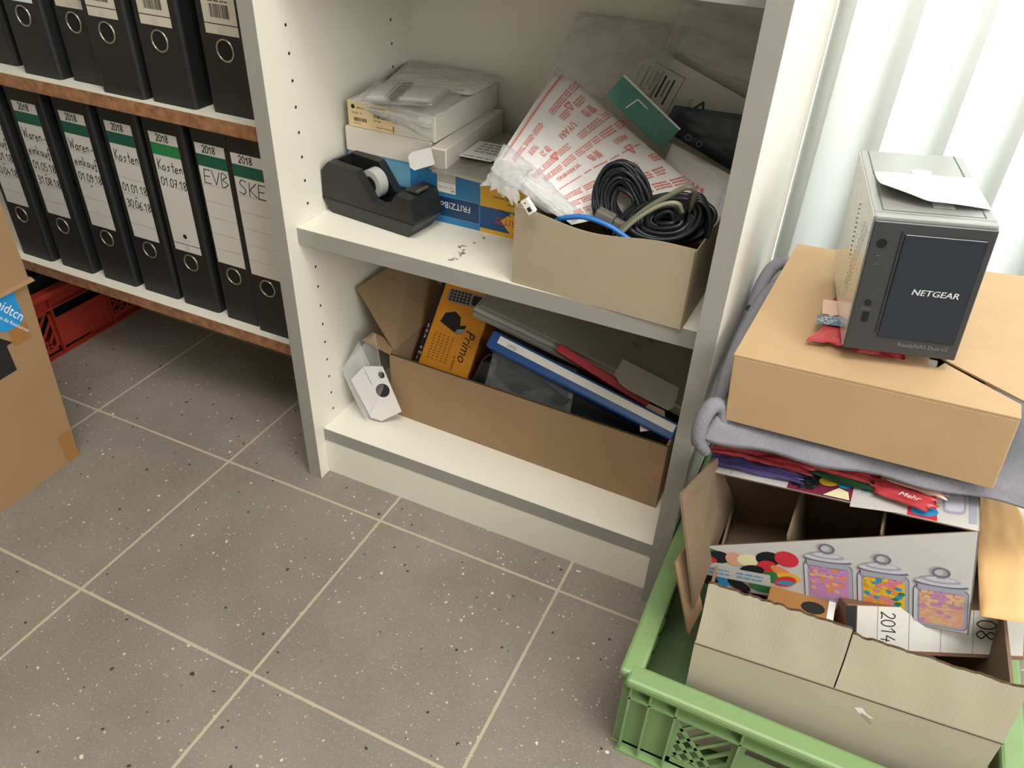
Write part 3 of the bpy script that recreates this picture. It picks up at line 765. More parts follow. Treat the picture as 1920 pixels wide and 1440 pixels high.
x=thing('usb_plug','small white connector hanging over the left corner of the beige box','plug',fr((.332,.012,.553),(.62,0,-.75),(.75,0,.62)))
b=MB(); b.box(0,.018,-.001,.0095,-.003,.003,mat('white_plastic','#e2e0da',.4),.0008); b.box(.010,.015,.002,.0065,.003,.0034,blackp); b.ell(.004,.004,.001,.001,blackp,18,8); b.build('connector',x)

# foam pouch with red warning print
FA,FB,FC,FD=V((.268,.082,.563)),V((.283,.255,.640)),V((.455,.205,.606)),V((.372,.066,.516))
FC=V((.500,.135,.560))
x=thing('foam_pouch','white foam pouch printed with red warning text, leaning out of the beige box','pouch')
FA,FB,FC,FD=V((.265,.085,.562)),V((.268,.26,.634)),V((.510,.125,.556)),V((.374,.066,.512))
b=MB(); base,nr=b.patch(FA,FD,FC,FB,.020,foam,n=30,seed=31,crumple=.003,freq=2.2,edge=.3); b.build('pouch',x)
b=MB()
def fm(p):   # p.x along A->D (0..1), p.y along A->B (0..1)
    u,v=p.x,p.y; q=base(u,v)
    e=(max(0,1-abs(2*u-1)**3)*max(0,1-abs(2*v-1)**3))**.3
    off=V((31*3.1,31*1.7,31*.9)); f=2.2
    qq=noise.noise(V((u*f,v*f,.5))+off)+.5*noise.noise(V((u*f*2.7,v*f*2.7,.5))+off); q2=abs(noise.noise(V((u*f*1.6,v*f*1.6,4))+off))
    h=.010*e*(1+.15*qq)+.003*(qq*.6-q2)*(.3+.7*e)
    return q+nr*(h+.0012+p.z)
sgn = 1 if nr.y<0 else -1
if sgn<0: nr0=nr
b.map=fm
rd=Rnd(77)
for i in range(10):
    if i in (2,5): continue
    v0=.14+i*.083
    # one row of print runs from top towards the lower edge
    u=.12 if i%3 else .08
    while u<.9:
        L=rd.uniform(.05,.16)
        if rd.random()<.82:
            for q in range(3 if i not in (2,6) else 1):
                vv=v0+q*.017; uu=u
                while uu<u+L*.9:
                    l_=rd.uniform(.008,.022)
                    b.add([(vv,uu,0),(vv+.0075,uu,0),(vv+.0075,uu+l_,0),(vv,uu+l_,0)],[(0,1,2,3)],red_ink); uu+=l_+.006
        u+=L+.015
for s_,v0,u0,sz in (('\u8b66\u544a',.30,.90,.075),('UYARI',.305,.66,.075),('\uacbd\uace0',.30,.36,.07),('AVISO',.55,.90,.055),('\u8b66\u544a',.55,.62,.07),('WARNING',.55,.42,.055)):
    vs,fs,x0,x1=text_geo(s_)
    b.add([(v0+p.y*sz*.9, u0-(p.x-x0)*sz*.85, .0002) for p in vs],fs,red_ink)
for v0,u0 in ((.20,.72),(.38,.3),(.62,.8),(.8,.6),(.82,.35)):
    tri=[(v0,u0),(v0+.055,u0+.03),(v0,u0+.06)]
    for a,c in zip(tri,tri[1:]+tri[:1]):
        d=V((c[0]-a[0],c[1]-a[1])); nn=V((-d.y,d.x)).normalized()*.004
        b.add([(a[0]-nn.x,a[1]-nn.y,0),(c[0]-nn.x,c[1]-nn.y,0),(c[0]+nn.x,c[1]+nn.y,0),(a[0]+nn.x,a[1]+nn.y,0)],[(0,1,2,3)],red_ink)
# red seam near the left edge
for k in range(24): b.add([(.055,.04+k*.038,.0005),(.066,.04+k*.038,.0005),(.066,.078+k*.038,.0005),(.055,.078+k*.038,.0005)],[(0,1,2,3)],red_ink)
b.map=None; b.build('red_print',x)
b=MB(); b.patch((.270,.060,.560),(.262,.110,.575),(.385,.075,.520),(.366,.040,.530),.016,cloudy,n=18,seed=41,crumple=.008,freq=4)
b.patch((.268,.050,.545),(.262,.090,.563),(.310,.080,.560),(.318,.030,.540),.012,cloudy,n=12,seed=43,crumple=.010,freq=5,jag=.5)
tag(b.build('plastic_bag'),'crumpled clear plastic bag at the left edge of the foam pouch','bag')
b=MB(); b.patch((.262,.21,.60),(.268,.320,.690),(.42,.320,.690),(.40,.245,.62),.014,cloudy,n=20,seed=47,crumple=.010,freq=3.5)
tag(b.build('plastic_bag'),'hazy clear plastic bag standing behind the foam pouch','bag')
# teal card
x=thing('teal_card','teal green card with a white edge standing between the plastic bags','card',fr((.372,.195,.625),(.83,.0,-.55),(.42,.25,.40)))
b=MB(); b.box(-.012,.082,-.006,.026,0,.0022,teal,.0006); b.rect(-.012,.082,.0235,.026,whitep,14); b.line([(.016,.0),(.020,.016),(.036,.016)],.0016,whitep,14); b.build('card',x)
# paper in a bag with recycling mark
FM=fr((.336,.300,.602),(.925,.0,-.33),(.30,.18,.90))
x=thing('instruction_sheet','white printed sheet with boxed text and recycling triangle at the back of the shelf','sheet',FM)
b=MB(); b.box(0,.19,0,.072,0,.0012,mat('sheet_paper','#e6e5e8',.6)); b.push(T((0,0,.0013)))
b.line([(.018,.000),(.018,.058),(.075,.058),(.075,.000)],.0008,blackp,1)
for k in range(7): b.rect(.026+k*.0062,.0285+k*.0062,.016+.004*(k%3),.050-.003*(k%2),greyl if k%2 else blackp,1)
tri=[(.098,.020),(.124,.020),(.111,.044),(.098,.020)]; b.line(tri,.0032,mat('dark_blue_grey_print','#3b4250',.6),1); b.text('LDPE',.094,.040,.008,greyl,1,-pi/2)
b.pop(); b.build('paper',x)
b=MB(); b.patch((.325,.28,.59),(.350,.29,.715),(.520,.295,.705),(.53,.26,.58),.022,MATS['very_clear_film'],n=24,seed=51,crumple=.012,freq=3.5)
b.patch((.40,.285,.67),(.41,.30,.725),(.53,.30,.70),(.52,.28,.64),.016,cloudy,n=16,seed=53,crumple=.012,freq=4)
tag(b.build('plastic_bag'),'large crumpled clear bag at the back of the middle shelf, against the right panel','bag')
x=thing('slate_sheet','dark slate-blue pouch in clear film leaning against the right panel','pouch')
b=MB(); b.patch((.420,.240,.585),(.432,.246,.614),(.533,.240,.618),(.531,.228,.548),.008,darkblue_sheet,n=16,seed=57,crumple=.003); b.build('pouch',x)
b=MB(); b.patch((.41,.215,.540),(.41,.225,.585),(.533,.205,.555),(.528,.14,.500),.018,cloudy,n=20,seed=59,crumple=.010,freq=4)
b.push(fr((.462,.222,.585),(.95,-.1,-.3),(.1,.3,.9))); b.ring2(0,0,.003,.004,greyl,40); b.ring2(.016,0,.0028,.0038,greyl,40); b.pop()
b.build('film_wrap',x)
b=MB(); b.patch((.44,.15,.53),(.45,.19,.585),(.535,.16,.570),(.532,.10,.500),.018,mat('white_foam_bag','#cfcdd0',.5,bump=.2,bscale=50),n=18,seed=63,crumple=.008,freq=4)
b.push(fr((.462,.150,.562),(.9,-.25,-.25),(.1,.3,.9)))
for k in range(9): b.rect(-.01+k*.0066,-.0065+k*.0066,-.030+.004*(k%3),.008,red_ink,30)
b.pop()
tag(b.build('foam_bag'),'pale bag with faint red print behind the black cable bundle','bag')

# ---------------------------------------------------------------- bookcase, lower compartment
ZB=.0912
yw=math.radians(-1.7)
cb=thing('cardboard_carton','open corrugated brown carton on the bottom shelf, filled with folders and boxes','box',T((.077,.108,ZB))@R(yw,'Z'))
w3,d3,h3=.4545,.195,.117; th=.003
for nm,bx in (('front_wall',(0,w3,0,th,0,h3)),('back_wall',(0,w3,d3-th,d3,0,h3)),('side_wall',(0,th,th,d3-th,0,h3)),('side_wall',(w3-th,w3,th,d3-th,0,h3)),('carton_floor',(th,w3-th,th,d3-th,0,th))):
    b=MB(); b.box(*bx,kraft)
    if nm=='front_wall': b.box(0,w3,-.0002,th,h3,h3+.0006,flute)
    b.build(nm,cb)
# flaps : left big flap leaning on the panel, small one sticking out at the front left
b=MB()
Mi=(T((.077,.108,ZB))@R(yw,'Z')).inverted()
def flap(pts,thk,m):
    P_=[Mi@V(p) for p in pts]; n_=(P_[1]-P_[0]).cross(P_[3]-P_[0]).normalized()*thk
    b.hexa([P_[0],P_[1],P_[2],P_[3],P_[0]+n_,P_[1]+n_,P_[2]+n_,P_[3]+n_],m)
flap([(.079,.118,.2085),(.083,.300,.2085),(.030,.262,.3050),(.008,.132,.2960)],.003,kraft)
b.build('side_flap',cb)
b=MB(); flap([(.0785,.1075,.2082),(.0785,.111,.2082),(.038,.098,.2300),(.038,.094,.2300)],.0028,kraft); flap([(.077,.107,.2085),(.0770,.135,.2085),(.040,.120,.2300),(.039,.094,.2300)],.0020,kraft); b.build('corner_flap',cb)
# orange phone carton
F_=fr((.093,.134,.150),(.985,-.02,-.04),(.0,.62,.78))
x=thing('phone_box','tall orange and yellow telephone carton with a black side stripe, leaning in the brown carton','box',F_)
b=MB(); b.box(0,.096,0,.180,-.052,0,orange,.0008); b.box(.0962,.0966,.001,.179,-.051,-.001,orange_d); b.push(T((0,0,.0003)))
b.rect(0.0,.008,.0,.180,blackp,1)
for k,ch in enumerate('Primo 305'): b.text(ch,.0015,.018+k*.009,.008,whitep,2,0)
b.rect(.040,.096,.174,.180,yel,1)
# cordless handset and answering base drawn on the front
b.push(T((.018,.140,0))@R(math.radians(3),'Z')); b.rrect(0,.075,0,.022,.006,mat('grey_phone_print','#8d8e92',.4),1)
for i in range(6):
    for j in range(4): b.rrect(.004+i*.0063,.009+i*.0063-.0003,.0022+j*.0048,.0058+j*.0048,.0008,blackp,2)
b.rrect(.044,.073,.003,.019,.003,blackp,2); b.pop()
b.poly([(.020,.105),(.024,.121),(.040,.128),(.052,.122),(.056,.108),(.066,.112),(.066,.098),(.054,.094),(.036,.100)],blackp,1)
b.poly([(.050,.094),(.066,.098),(.066,.106),(.054,.102)],mat('grey_phone_print','#8d8e92',.4),2)
b.text('Primo',.070,.105,.024,blackp,2,-pi/2,.9,.3); b.text('by DORO',.063,.060,.006,blackp,2,-pi/2)
for k in range(5): b.fuzz(.018+k*.008,.018+k*.008+.004,.042,.088,mat('brown_small_print','#9c6a1a',.6),10,1,k)
b.pop(); b.build('carton',x)
# black gadget
x=thing('charging_cradle','glossy black device standing beside the orange telephone carton','device',fr((.198,.125,.150),(.95,0,-.2),(.0,.5,.86)))
b=MB(); b.box(0,.032,0,.075,-.02,0,black_gloss,.006,3,True); b.build('device_body',x)
b=MB(); b.tube(smooth([(.004,.07,.002),(.012,.085,.004),(.024,.080,.003),(.030,.060,.002),(.020,.03,.002)]),.002,cable_b,7); b.build('cord',x)
# clear jewel case + bag + comb
x=thing('jewel_case','pale plastic disc case standing in the brown carton in front of the blue binder','case',fr((.248,.135,.166),(.975,.0,-.06),(.0,.30,.93)))
b=MB(); b.box(0,.120,0,.062,-.010,0,mat('frosted_plastic','#b9bdc0',.25),.001); b.box(.006,.114,.006,.056,0,.0004,mat('dark_inlay','#6c7074',.3)); b.build('case_shell',x)
b=MB(); b.patch((.236,.125,.19),(.236,.165,.255),(.37,.165,.240),(.375,.13,.18),.022,clear,n=20,seed=71,crumple=.009,freq=4); tag(b.build('plastic_bag'),'crumpled clear bag beside the orange telephone carton','bag')
F_=fr((.280,.1560,.236),(.96,.0,-.16),(.0,.4,.9))
x=thing('ventilated_device','dark device with a row of slots in the middle of the brown carton','device',F_)
b=MB(); b.box(-.03,.20,-.080,.012,-.022,-.002,mat('dark_slate_plastic','#20262d',.45),.002); b.push(T((0,0,-.0018)))
for k in range(16): b.rect(.004+k*.0055,.0065+k*.0055,-.008,.006,mat('slot_black','#0a0b0d',.8),1)
b.pop(); b.build('housing',x)
# tilted stack of folders: x axis drops to the right
def slab(name,label,cat,o,L,dep,thk,m,drop,pitch=0,parts=None,yawd=0):
    F_=T(o)@R(math.radians(yawd),'Z')@R(math.radians(drop),'Y')@R(math.radians(pitch),'X')
    x=thing(name,label,cat,F_); b=MB(); b.box(0,L,0,dep,0,thk,m,min(.003,thk*.3),2); 
    if parts: parts(b,L,dep,thk)
    b.build('cover',x); return x
def lever(b,L,dep,thk):
    b.push(XZ@T((0,0,.0006))); b.rect(.014,L-.004,thk*.42,thk*.86,whitep,1); b.text('LEITZ',.030,thk*.50,.006,blackp,2,0); b.pop()
bx=slab('ring_binder','blue binder with a long white spine label, wedged slanting in the brown carton','binder',(.239,.118,.270),.300,.150,.026,blue_b,12.0,-46,lever,-1.5)
bx=slab('folder','red plastic folder sticking out above the blue binder in the brown carton','folder',(.338,.146,.276),.155,.120,.013,red_f,18.5,-46,None,-2)
bx=slab('document_tray','dark grey plastic tray, the lowest of the tilted grey trays behind the red folder','tray',(.194,.160,.284),.342,.115,.009,grey_pl,11.2,9,None,-1)
bx=slab('document_tray','grey plastic tray lying between the lowest and the topmost of the tilted trays','tray',(.196,.162,.2935),.342,.120,.006,grey_pl2,11.2,9,None,-1)
def au(b,L,dep,thk):
    b.push(T((0,0,thk+.0003))); b.hand('A',.235,.060,.012,ink,.0008,1.3); b.hand('U',.250,.082,.012,ink,.0008,1.3); b.pop()
bx=slab('document_file','flat grey file cover marked with small letters, topmost of the tilted pile','file',(.205,.166,.300),.333,.130,.005,grey_file,11.2,9,au,-1)
b=MB(); b.push(T((.428,.150,.262))@R(math.radians(14),'Y')@R(math.radians(16),'X')); b.prism([(0,0),(.012,-.010),(.030,-.014),(.090,-.014),(.096,-.004),(.09,.03),(0,.03)],0,.0015,mat('milky_plastic','#b4b6b4',.3)); b.pop()
tag(b.build('plastic_sleeve'),'milky plastic sleeve tip poking out right of the grey trays','sleeve')
b=MB(); b.push(T((.476,.122,.214))@R(math.radians(10),'Y')@R(math.radians(40),'X')); b.prism([(0,0.012),(.012,-.012),(.042,.008),(.03,.03),(.006,.03)],0,.002,wrap_w); b.pop()
tag(b.build('paper_scrap'),'small pinkish paper corner at the right end below the red folder','paper')
# disc packet left of the carton
x=thing('disc_packet','clear packet with white card and black disc, leaning left of the brown carton','packet')
A_,B_,C_,D_=V((.002,.078,.176)),V((.056,.106,.243)),V((.073,.094,.150)),V((.052,.066,.094))
b=MB(); b.patch(A_,B_,C_,D_,.020,clear,n=18,seed=81,crumple=.006,freq=3.5)
b.patch(V((-.0,.084,.165)),V((.020,.110,.215)),V((.066,.105,.120)),V((.044,.072,.0925)),.016,cloudy,n=14,seed=83,crumple=.006,freq=3)
b.build('plastic_bag',x)
F_=fr((.020,.0800,.158),(.040,-.008,-.062),(.045,.028,.040))
b=MB(); b.push(F_); b.prism([(0,0),(.070,0),(.082,.014),(.080,.052),(.0,.058),(-.012,.03)],0,.0015,mat('packet_card','#cfccc9',.5)); b.push(T((0,0,.0016))); b.line([(-.004,.028),(.02,.028)],.0006,blackp,1); b.ell(.036,.040,.0115,.0115,blackp,1,20); b.ell(.012,.050,.006,.005,blackp,1,12); b.pop(); b.pop(); b.build('card_insert',x)

# ---------------------------------------------------------------- the pile in the green crate
Mw=T((.643,-.192,.201))@R(.038,'Z')@R(-.044,'Y')
wc=thing('open_carton','open grey-white carton with torn fold-up flaps, standing in the green crate','box',Mw)
w4,d4=.290,.330; hb=.178; th=.0032
def wall_(nm,x0,x1,y0,y1,z0,z1,m=cream):
    b=MB(); b.box(x0,x1,y0,y1,z0,z1,m); return b
b=MB()
b.box(0,w4,0,th,-hb,0,cream); b.box(.002,w4-.002,.0005,th-.0005,0,.0006,flute); b.push(XZ@T((0,0,.0002))); b.line([(0,-.0008),(w4,-.0008)],.0014,flute,1); b.poly([(.163,-.018),(.170,-.015),(.176,-.022),(.184,-.026),(.178,-.027),(.168,-.024)],whitep,1); b.poly([(.170,-.022),(.178,-.025),(.184,-.036),(.174,-.028)],mat('torn_card','#a79c80',.9),2); b.pop()
b.build('front_wall',wc)
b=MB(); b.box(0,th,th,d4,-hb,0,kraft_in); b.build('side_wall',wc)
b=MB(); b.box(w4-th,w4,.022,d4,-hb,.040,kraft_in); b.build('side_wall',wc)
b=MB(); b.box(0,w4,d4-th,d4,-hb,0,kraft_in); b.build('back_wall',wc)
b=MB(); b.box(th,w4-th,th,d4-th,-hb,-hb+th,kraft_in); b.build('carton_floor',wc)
def torn(nm,x0,x1,hf,lean,seed,slope=0):
    rd=Rnd(seed); N=34; b=MB(); vs=[]
    for i in range(N+1):
        x=x0+(x1-x0)*i/N; hh=hf+slope*(i/N)+rd.uniform(-.0012,.0012)
        for y in (0,th): vs+=[(x,y,.0008),(x+.0005,y+math.sin(lean)*hh*.5+.0008*math.sin(i*.5),math.cos(lean)*hh*.5),(x,y+math.sin(lean)*hh,math.cos(lean)*hh)]
    fs=[]
    for i in range(N):
        a=6*i;c=a+6
        fs+=[(a,c,c+1,a+1),(a+1,c+1,c+2,a+2),(a+3,a+4,c+4,c+3),(a+4,a+5,c+5,c+4),(a,a+3,c+3,c)]
    b.add(vs,fs,cream,False)
    tp=[]
    for i in range(N): a=6*i;c=a+6; tp.append((a+2,c+2,c+5,a+5))
    b.add(vs,tp+[(0,1,2,5,4,3),(6*N,6*N+3,6*N+4,6*N+5,6*N+2,6*N+1)],flute)
    b.build(nm,wc)
torn('front_flap',.001,.139,.0810,.16,1,-.003); torn('front_flap',.1405,w4,.0715,.16,2,-.002)
b=MB()   # tall brown flap standing up on the left, and its torn lower scrap
Mi=Mw.inverted()
flap([(.632,-.150,.205),(.636,.04,.202),(.606,-.02,.310),(.5885,-.125,.335)],-.003,kraft_in); b.build('side_flap',wc)
b=MB(); flap([(.634,-.160,.170),(.640,-.135,.190),(.606,-.118,.262),(.600,-.140,.248)],-.003,kraft); b.build('torn_flap',wc)

# things inside the carton
x=thing('small_brown_box','small brown cardboard box with a dark oval hole, inside the grey-white carton','box',T((.722,-.112,.078))@R(-.16,'Y'))
b=MB(); b.box(0,.070,0,.10,0,.125,kraft_t,.001); b.push(T((0,-.0003,0))@XZ); b.rect(.064,.070,.0,.125,whitep,1); b.pop(); b.push(T((0,0,.1252))); b.ell(.048,.016,.0125,.0085,mat('hole_black','#1b1a1c',.9),1); b.rect(.063,.070,.0,.1,whitep,1); b.pop(); b.build('box_body',x)
b=MB(); b.box(0,.085,0,.10,0,.105,cs['plum'],.004,2); o=b.build('tin',None,T((.650,-.12,.040))); tag(o,'dark plum tin in the shadow inside the carton, left of the small brown box','tin')
b=MB(); b.box(0,.28,0,.26,0,.110,mat('dark_teal_cover','#163c44',.5),.004,2); tag(b.build('storage_tin',None,T((.650,-.155,.032))),'dark teal flat case lying at the bottom of the carton','case') if False else None
FB_=pose((.790,-.123,.1955),.289,-.571,-.105)
x=thing('ring_binder','binder lying on its side in the carton, white spine label marked 2014 and 08','binder',FB_)
b=MB(); b.box(0,.180,.0005,.13,-.004,.048,mat('brown_binder_board','#7c5c46',.7),.001); b.box(.0005,.010,-.0003,.01,0,.047,blackp); b.build('cover',x)
b=MB(); b.push(XZ@T((0,0,.0004))); b.rect(.011,.178,.001,.0475,paper,1)
for k in range(4): b.line([(.032+k*.032,.001),(.032+k*.032,.0475)],.0006,greyl,2)
b.hand('2014',.036,.042,.014,ink,.0012,-pi/2); b.hand('08',.132,.038,.019,ink,.0013,-pi/2); b.pop(); b.build('spine_label',x)
b=MB(); b.push(T((.890,-.100,.283))@R(.06,'Z')@R(-.22,'Y')@R(-.03,'X')); b.patch((0,0,0),(.075,0,0),(.050,.19,0),(0.01,.19,0),.014,envl,n=20,seed=91,crumple=.002,freq=2,edge=.25); b.pop()
tag(b.build('padded_envelope'),'yellow-brown padded envelope lying under the sweets box','envelope')

# sweets-jar carton -------------------------------------------------
MC=pose((.630,-.077,.164),-.04,-.047,-.267)
x=thing('jar_carton','white three-jar storage carton with printed sweets, cut open diagonally, on the crate pile','box',MC)
w5,d5,h5=.276,.125,.134; th=.0016; cut=.034*1.0
hl=h5*.42
b=MB()
def plate(poly,M_,m,mi_,thk=.0016):   # printed side is +z of M_
    b.push(M_); n=len(poly)
    b.add([(p[0],p[1],0) for p in poly],[tuple(range(n))],m); b.add([(p[0],p[1],-thk) for p in poly],[tuple(range(n))[::-1]],mi_)
    vs=[(p[0],p[1],0) for p in poly]+[(p[0],p[1],-thk) for p in poly]
    b.add(vs,[(n+i,n+(i+1)%n,(i+1)%n,i) for i in range(n)],kraft_in); b.pop()
front=XZ
fpoly=[(0,0),(w5,0),(w5,h5),(.0,hl)]
plate(fpoly,front,white_card,kraft_in)
b.push(front)
rd=Rnd(5)
ks=['black','red','peach','cream','green','black','red','orange','blue','yellow']
# sweets cluster
cl=[(.008,.050,.012,.007,'green'),(.022,.046,.014,.009,'black'),(.006,.040,.010,.005,'red'),(.040,.047,.010,.010,'peach'),(.056,.049,.013,.009,'cream'),(.078,.056,.014,.010,'black'),(.076,.044,.012,.009,'red'),
    (.098,.060,.013,.011,'red'),(.060,.036,.014,.007,'black'),(.080,.030,.012,.008,'green'),(.092,.041,.013,.006,'orange'),(.100,.035,.013,.006,'yellow'),(.096,.028,.013,.007,'red'),(.096,.026,.010,.003,'blue'),
    (.010,.018,.010,.006,'red'),(.024,.010,.012,.007,'blue'),(.044,.010,.014,.007,'black'),(.070,.013,.014,.006,'green'),(.006,.008,.010,.008,'black')]
for kk,(cx,cy,rx,ry,k) in enumerate(cl):
    top=hl+(h5-hl)*cx/w5-.001
    cy=min(cy,top-ry); b.ell(max(cx,rx),max(cy,ry+.001),rx,ry,cs[k],2+kk*.4,14,rd.uniform(-.5,.5) if rx>ry*1.3 and cx>.02 else 0)
b.rect(.001,.080,.017,.034,white_card,11); b.fuzz(.010,.034,.020,.031,lblue,2,12,1); b.fuzz(.042,.072,.020,.031,lblue,2,12,2)
b.fuzz(.086,.100,.010,.014,mat('blue_small_print','#3f7fae',.6),1,3,3); b.fuzz(.086,.112,.004,.008,mat('blue_small_print','#3f7fae',.6),1,3,4)
def jar(cx,cy,sw,pal,seed):
    rd=Rnd(seed); wj=.050; hj=.068
    b.push(T((cx,cy,0))@R(math.radians(2),'Z'))
    b.rrect(-wj/2,wj/2,0,hj*.80,.006,mauve_d,1); b.rrect(-wj/2+.0008,wj/2-.0008,.0008,hj*.79,.006,mauve,2)
    b.rrect(-wj/2+.006,wj/2-.004,.004,hj*.70,.003,cs[pal[0]],3)
    for i in range(9):
        for j in range(6):
            px=-wj/2+.0095+j*.0060+rd.uniform(-.0012,.0012)+(i%2)*.003; py=.0075+i*.0048+rd.uniform(-.001,.001)
            if px<wj/2-.007: b.ell(px,py,.0036,.0026,cs[rd.choice(pal)],3.2+.06*(i*6+j),10,rd.uniform(-.3,.3))
    b.rect(-wj/2+.001,-wj/2+.004,.004,hj*.72,mauve_l,7)
    b.rrect(-wj*.42,wj*.42,hj*.72,hj*.90,.003,mauve,7); b.ell(0,hj*.86,wj*.50,.0032,mauve_d,8); b.ell(0,hj*.90,wj*.46,.0042,mauve_l,9); b.ell(0,hj*.95,wj*.36,.0040,mauve,10); b.ell(0,hj*.97,wj*.28,.003,mauve_l,11)
    b.ring2(0,hj*1.10,.0045,.0065,mauve_d,12,20,1.3); b.rect(-.004,.004,hj*.98,hj*1.03,mauve,11.5)
    b.pop()
jar(.142,.010,.05,['lilac','peach','orange','lilac'],1); jar(.196,.008,.05,['yellow','yellow','green','orange','pink','blue'],2); jar(.2495,.003,.05,['peach','sand','lilac','sand'],3)
b.pop()
topM=T((0,0,h5))
tpoly=[(w5,0),(w5,d5),(0,d5),(0,.045)]
plate(tpoly,topM,white_card,kraft_in)
b.push(topM)
b.line([(.030,.042),(.033,.12)],.0006,greyl,1)
b.push(T((.052,.112,0))@R(-pi/2,'Z')); b.text('Glas',.0,.020,.011,lblue,1); b.text('verre',.012,.006,.011,lblue,1); b.text('pot',.018,-.008,.011,lblue,1); b.pop()
b.poly([(.094,.0300),(.094,.085),(.160,.085),(.160,.0195)],cs['plum'],1)
for i in range(9):
    for j in range(7):
        px=.098+j*.0042+(i%2)*.002; py=.034+i*.0044
        if (px-.112)**2/.016**2+(py-.050)**2/.019**2<1: b.ell(px,py,.0025,.0025,cs['black'] if (i+j)%3 else mat('dark_grey_bead','#3a4048',.4),2+.06*(i*7+j),8)
b.ell(.135,.050,.0105,.009,cs['yellow'],8); b.ell(.148,.062,.012,.008,cs['pink'],7); b.ell(.1515,.048,.008,.008,cs['blue'],8); b.poly([(.132,.0245),(.146,.040),(.156,.034),(.1585,.0202)],cs['cream'],9)
b.rect(.160,.213,.0115,.085,white_card,2)
b.push(T((.166,.060,0))@R(-pi/2,'Z'))
for k,s_ in enumerate(('Glass','Bocal','Glas','Glazen')): b.text(s_,.0,.002+k*.0118,.011,lblue,3)
b.pop()
b.poly([(.213,.0110),(.213,.060),(.236,.060),(.240,.0068)],cs['red'],2); b.ell(.228,.020,.0125,.0085,cs['blue'],3); b.ell(.226,.055,.013,.012,cs['green'],3)
b.rrect(.244,.264,.022,.060,.006,mauve,2); b.rrect(.246,.262,.026,.056,.005,mauve_l,3); b.rect(.267,.2735,.010,.070,mauve,2)
b.pop()
# right, back, bottom, left
plate([(0,0),(d5,0),(d5,h5),(0,h5)],fr((w5,0,0),(0,1,0),(0,0,1)),white_card,kraft_in)
plate([(0,0),(w5,0),(w5,h5),(0,h5)],fr((w5,d5,0),(-1,0,0),(0,0,1)),white_card,kraft_in)
plate([(0,0),(w5,0),(w5,d5),(0,d5)],fr((0,d5,0),(1,0,0),(0,-1,0)),white_card,kraft_in)
plate([(0,0),(d5,0),(d5,hl),(0,hl)],fr((0,d5,0),(0,-1,0),(0,0,1)),white_card,white_card)
plate([(0,0),(d5-.045,0),(d5-.045,h5),(0,h5)],fr((0,d5,0),(0,-1,0),(0,0,1)),kraft_in,kraft_in)
b.build('carton',x)
for xx in (.098,.190):
    b=MB(); b.box(xx,xx+.0022,.004,d5-.004,.002,h5*(.45 if xx<.15 else .62)+.030,kraft_in); b.build('divider',x)
b=MB(); b.box(.100,.188,.012,.10,.006,.060,mat('dark_navy_inside','#1a222c',.35),.003,2); b.box(.194,.270,.012,.10,.006,.075,mat('dark_navy_inside','#1a222c',.35),.003,2); 
b=None

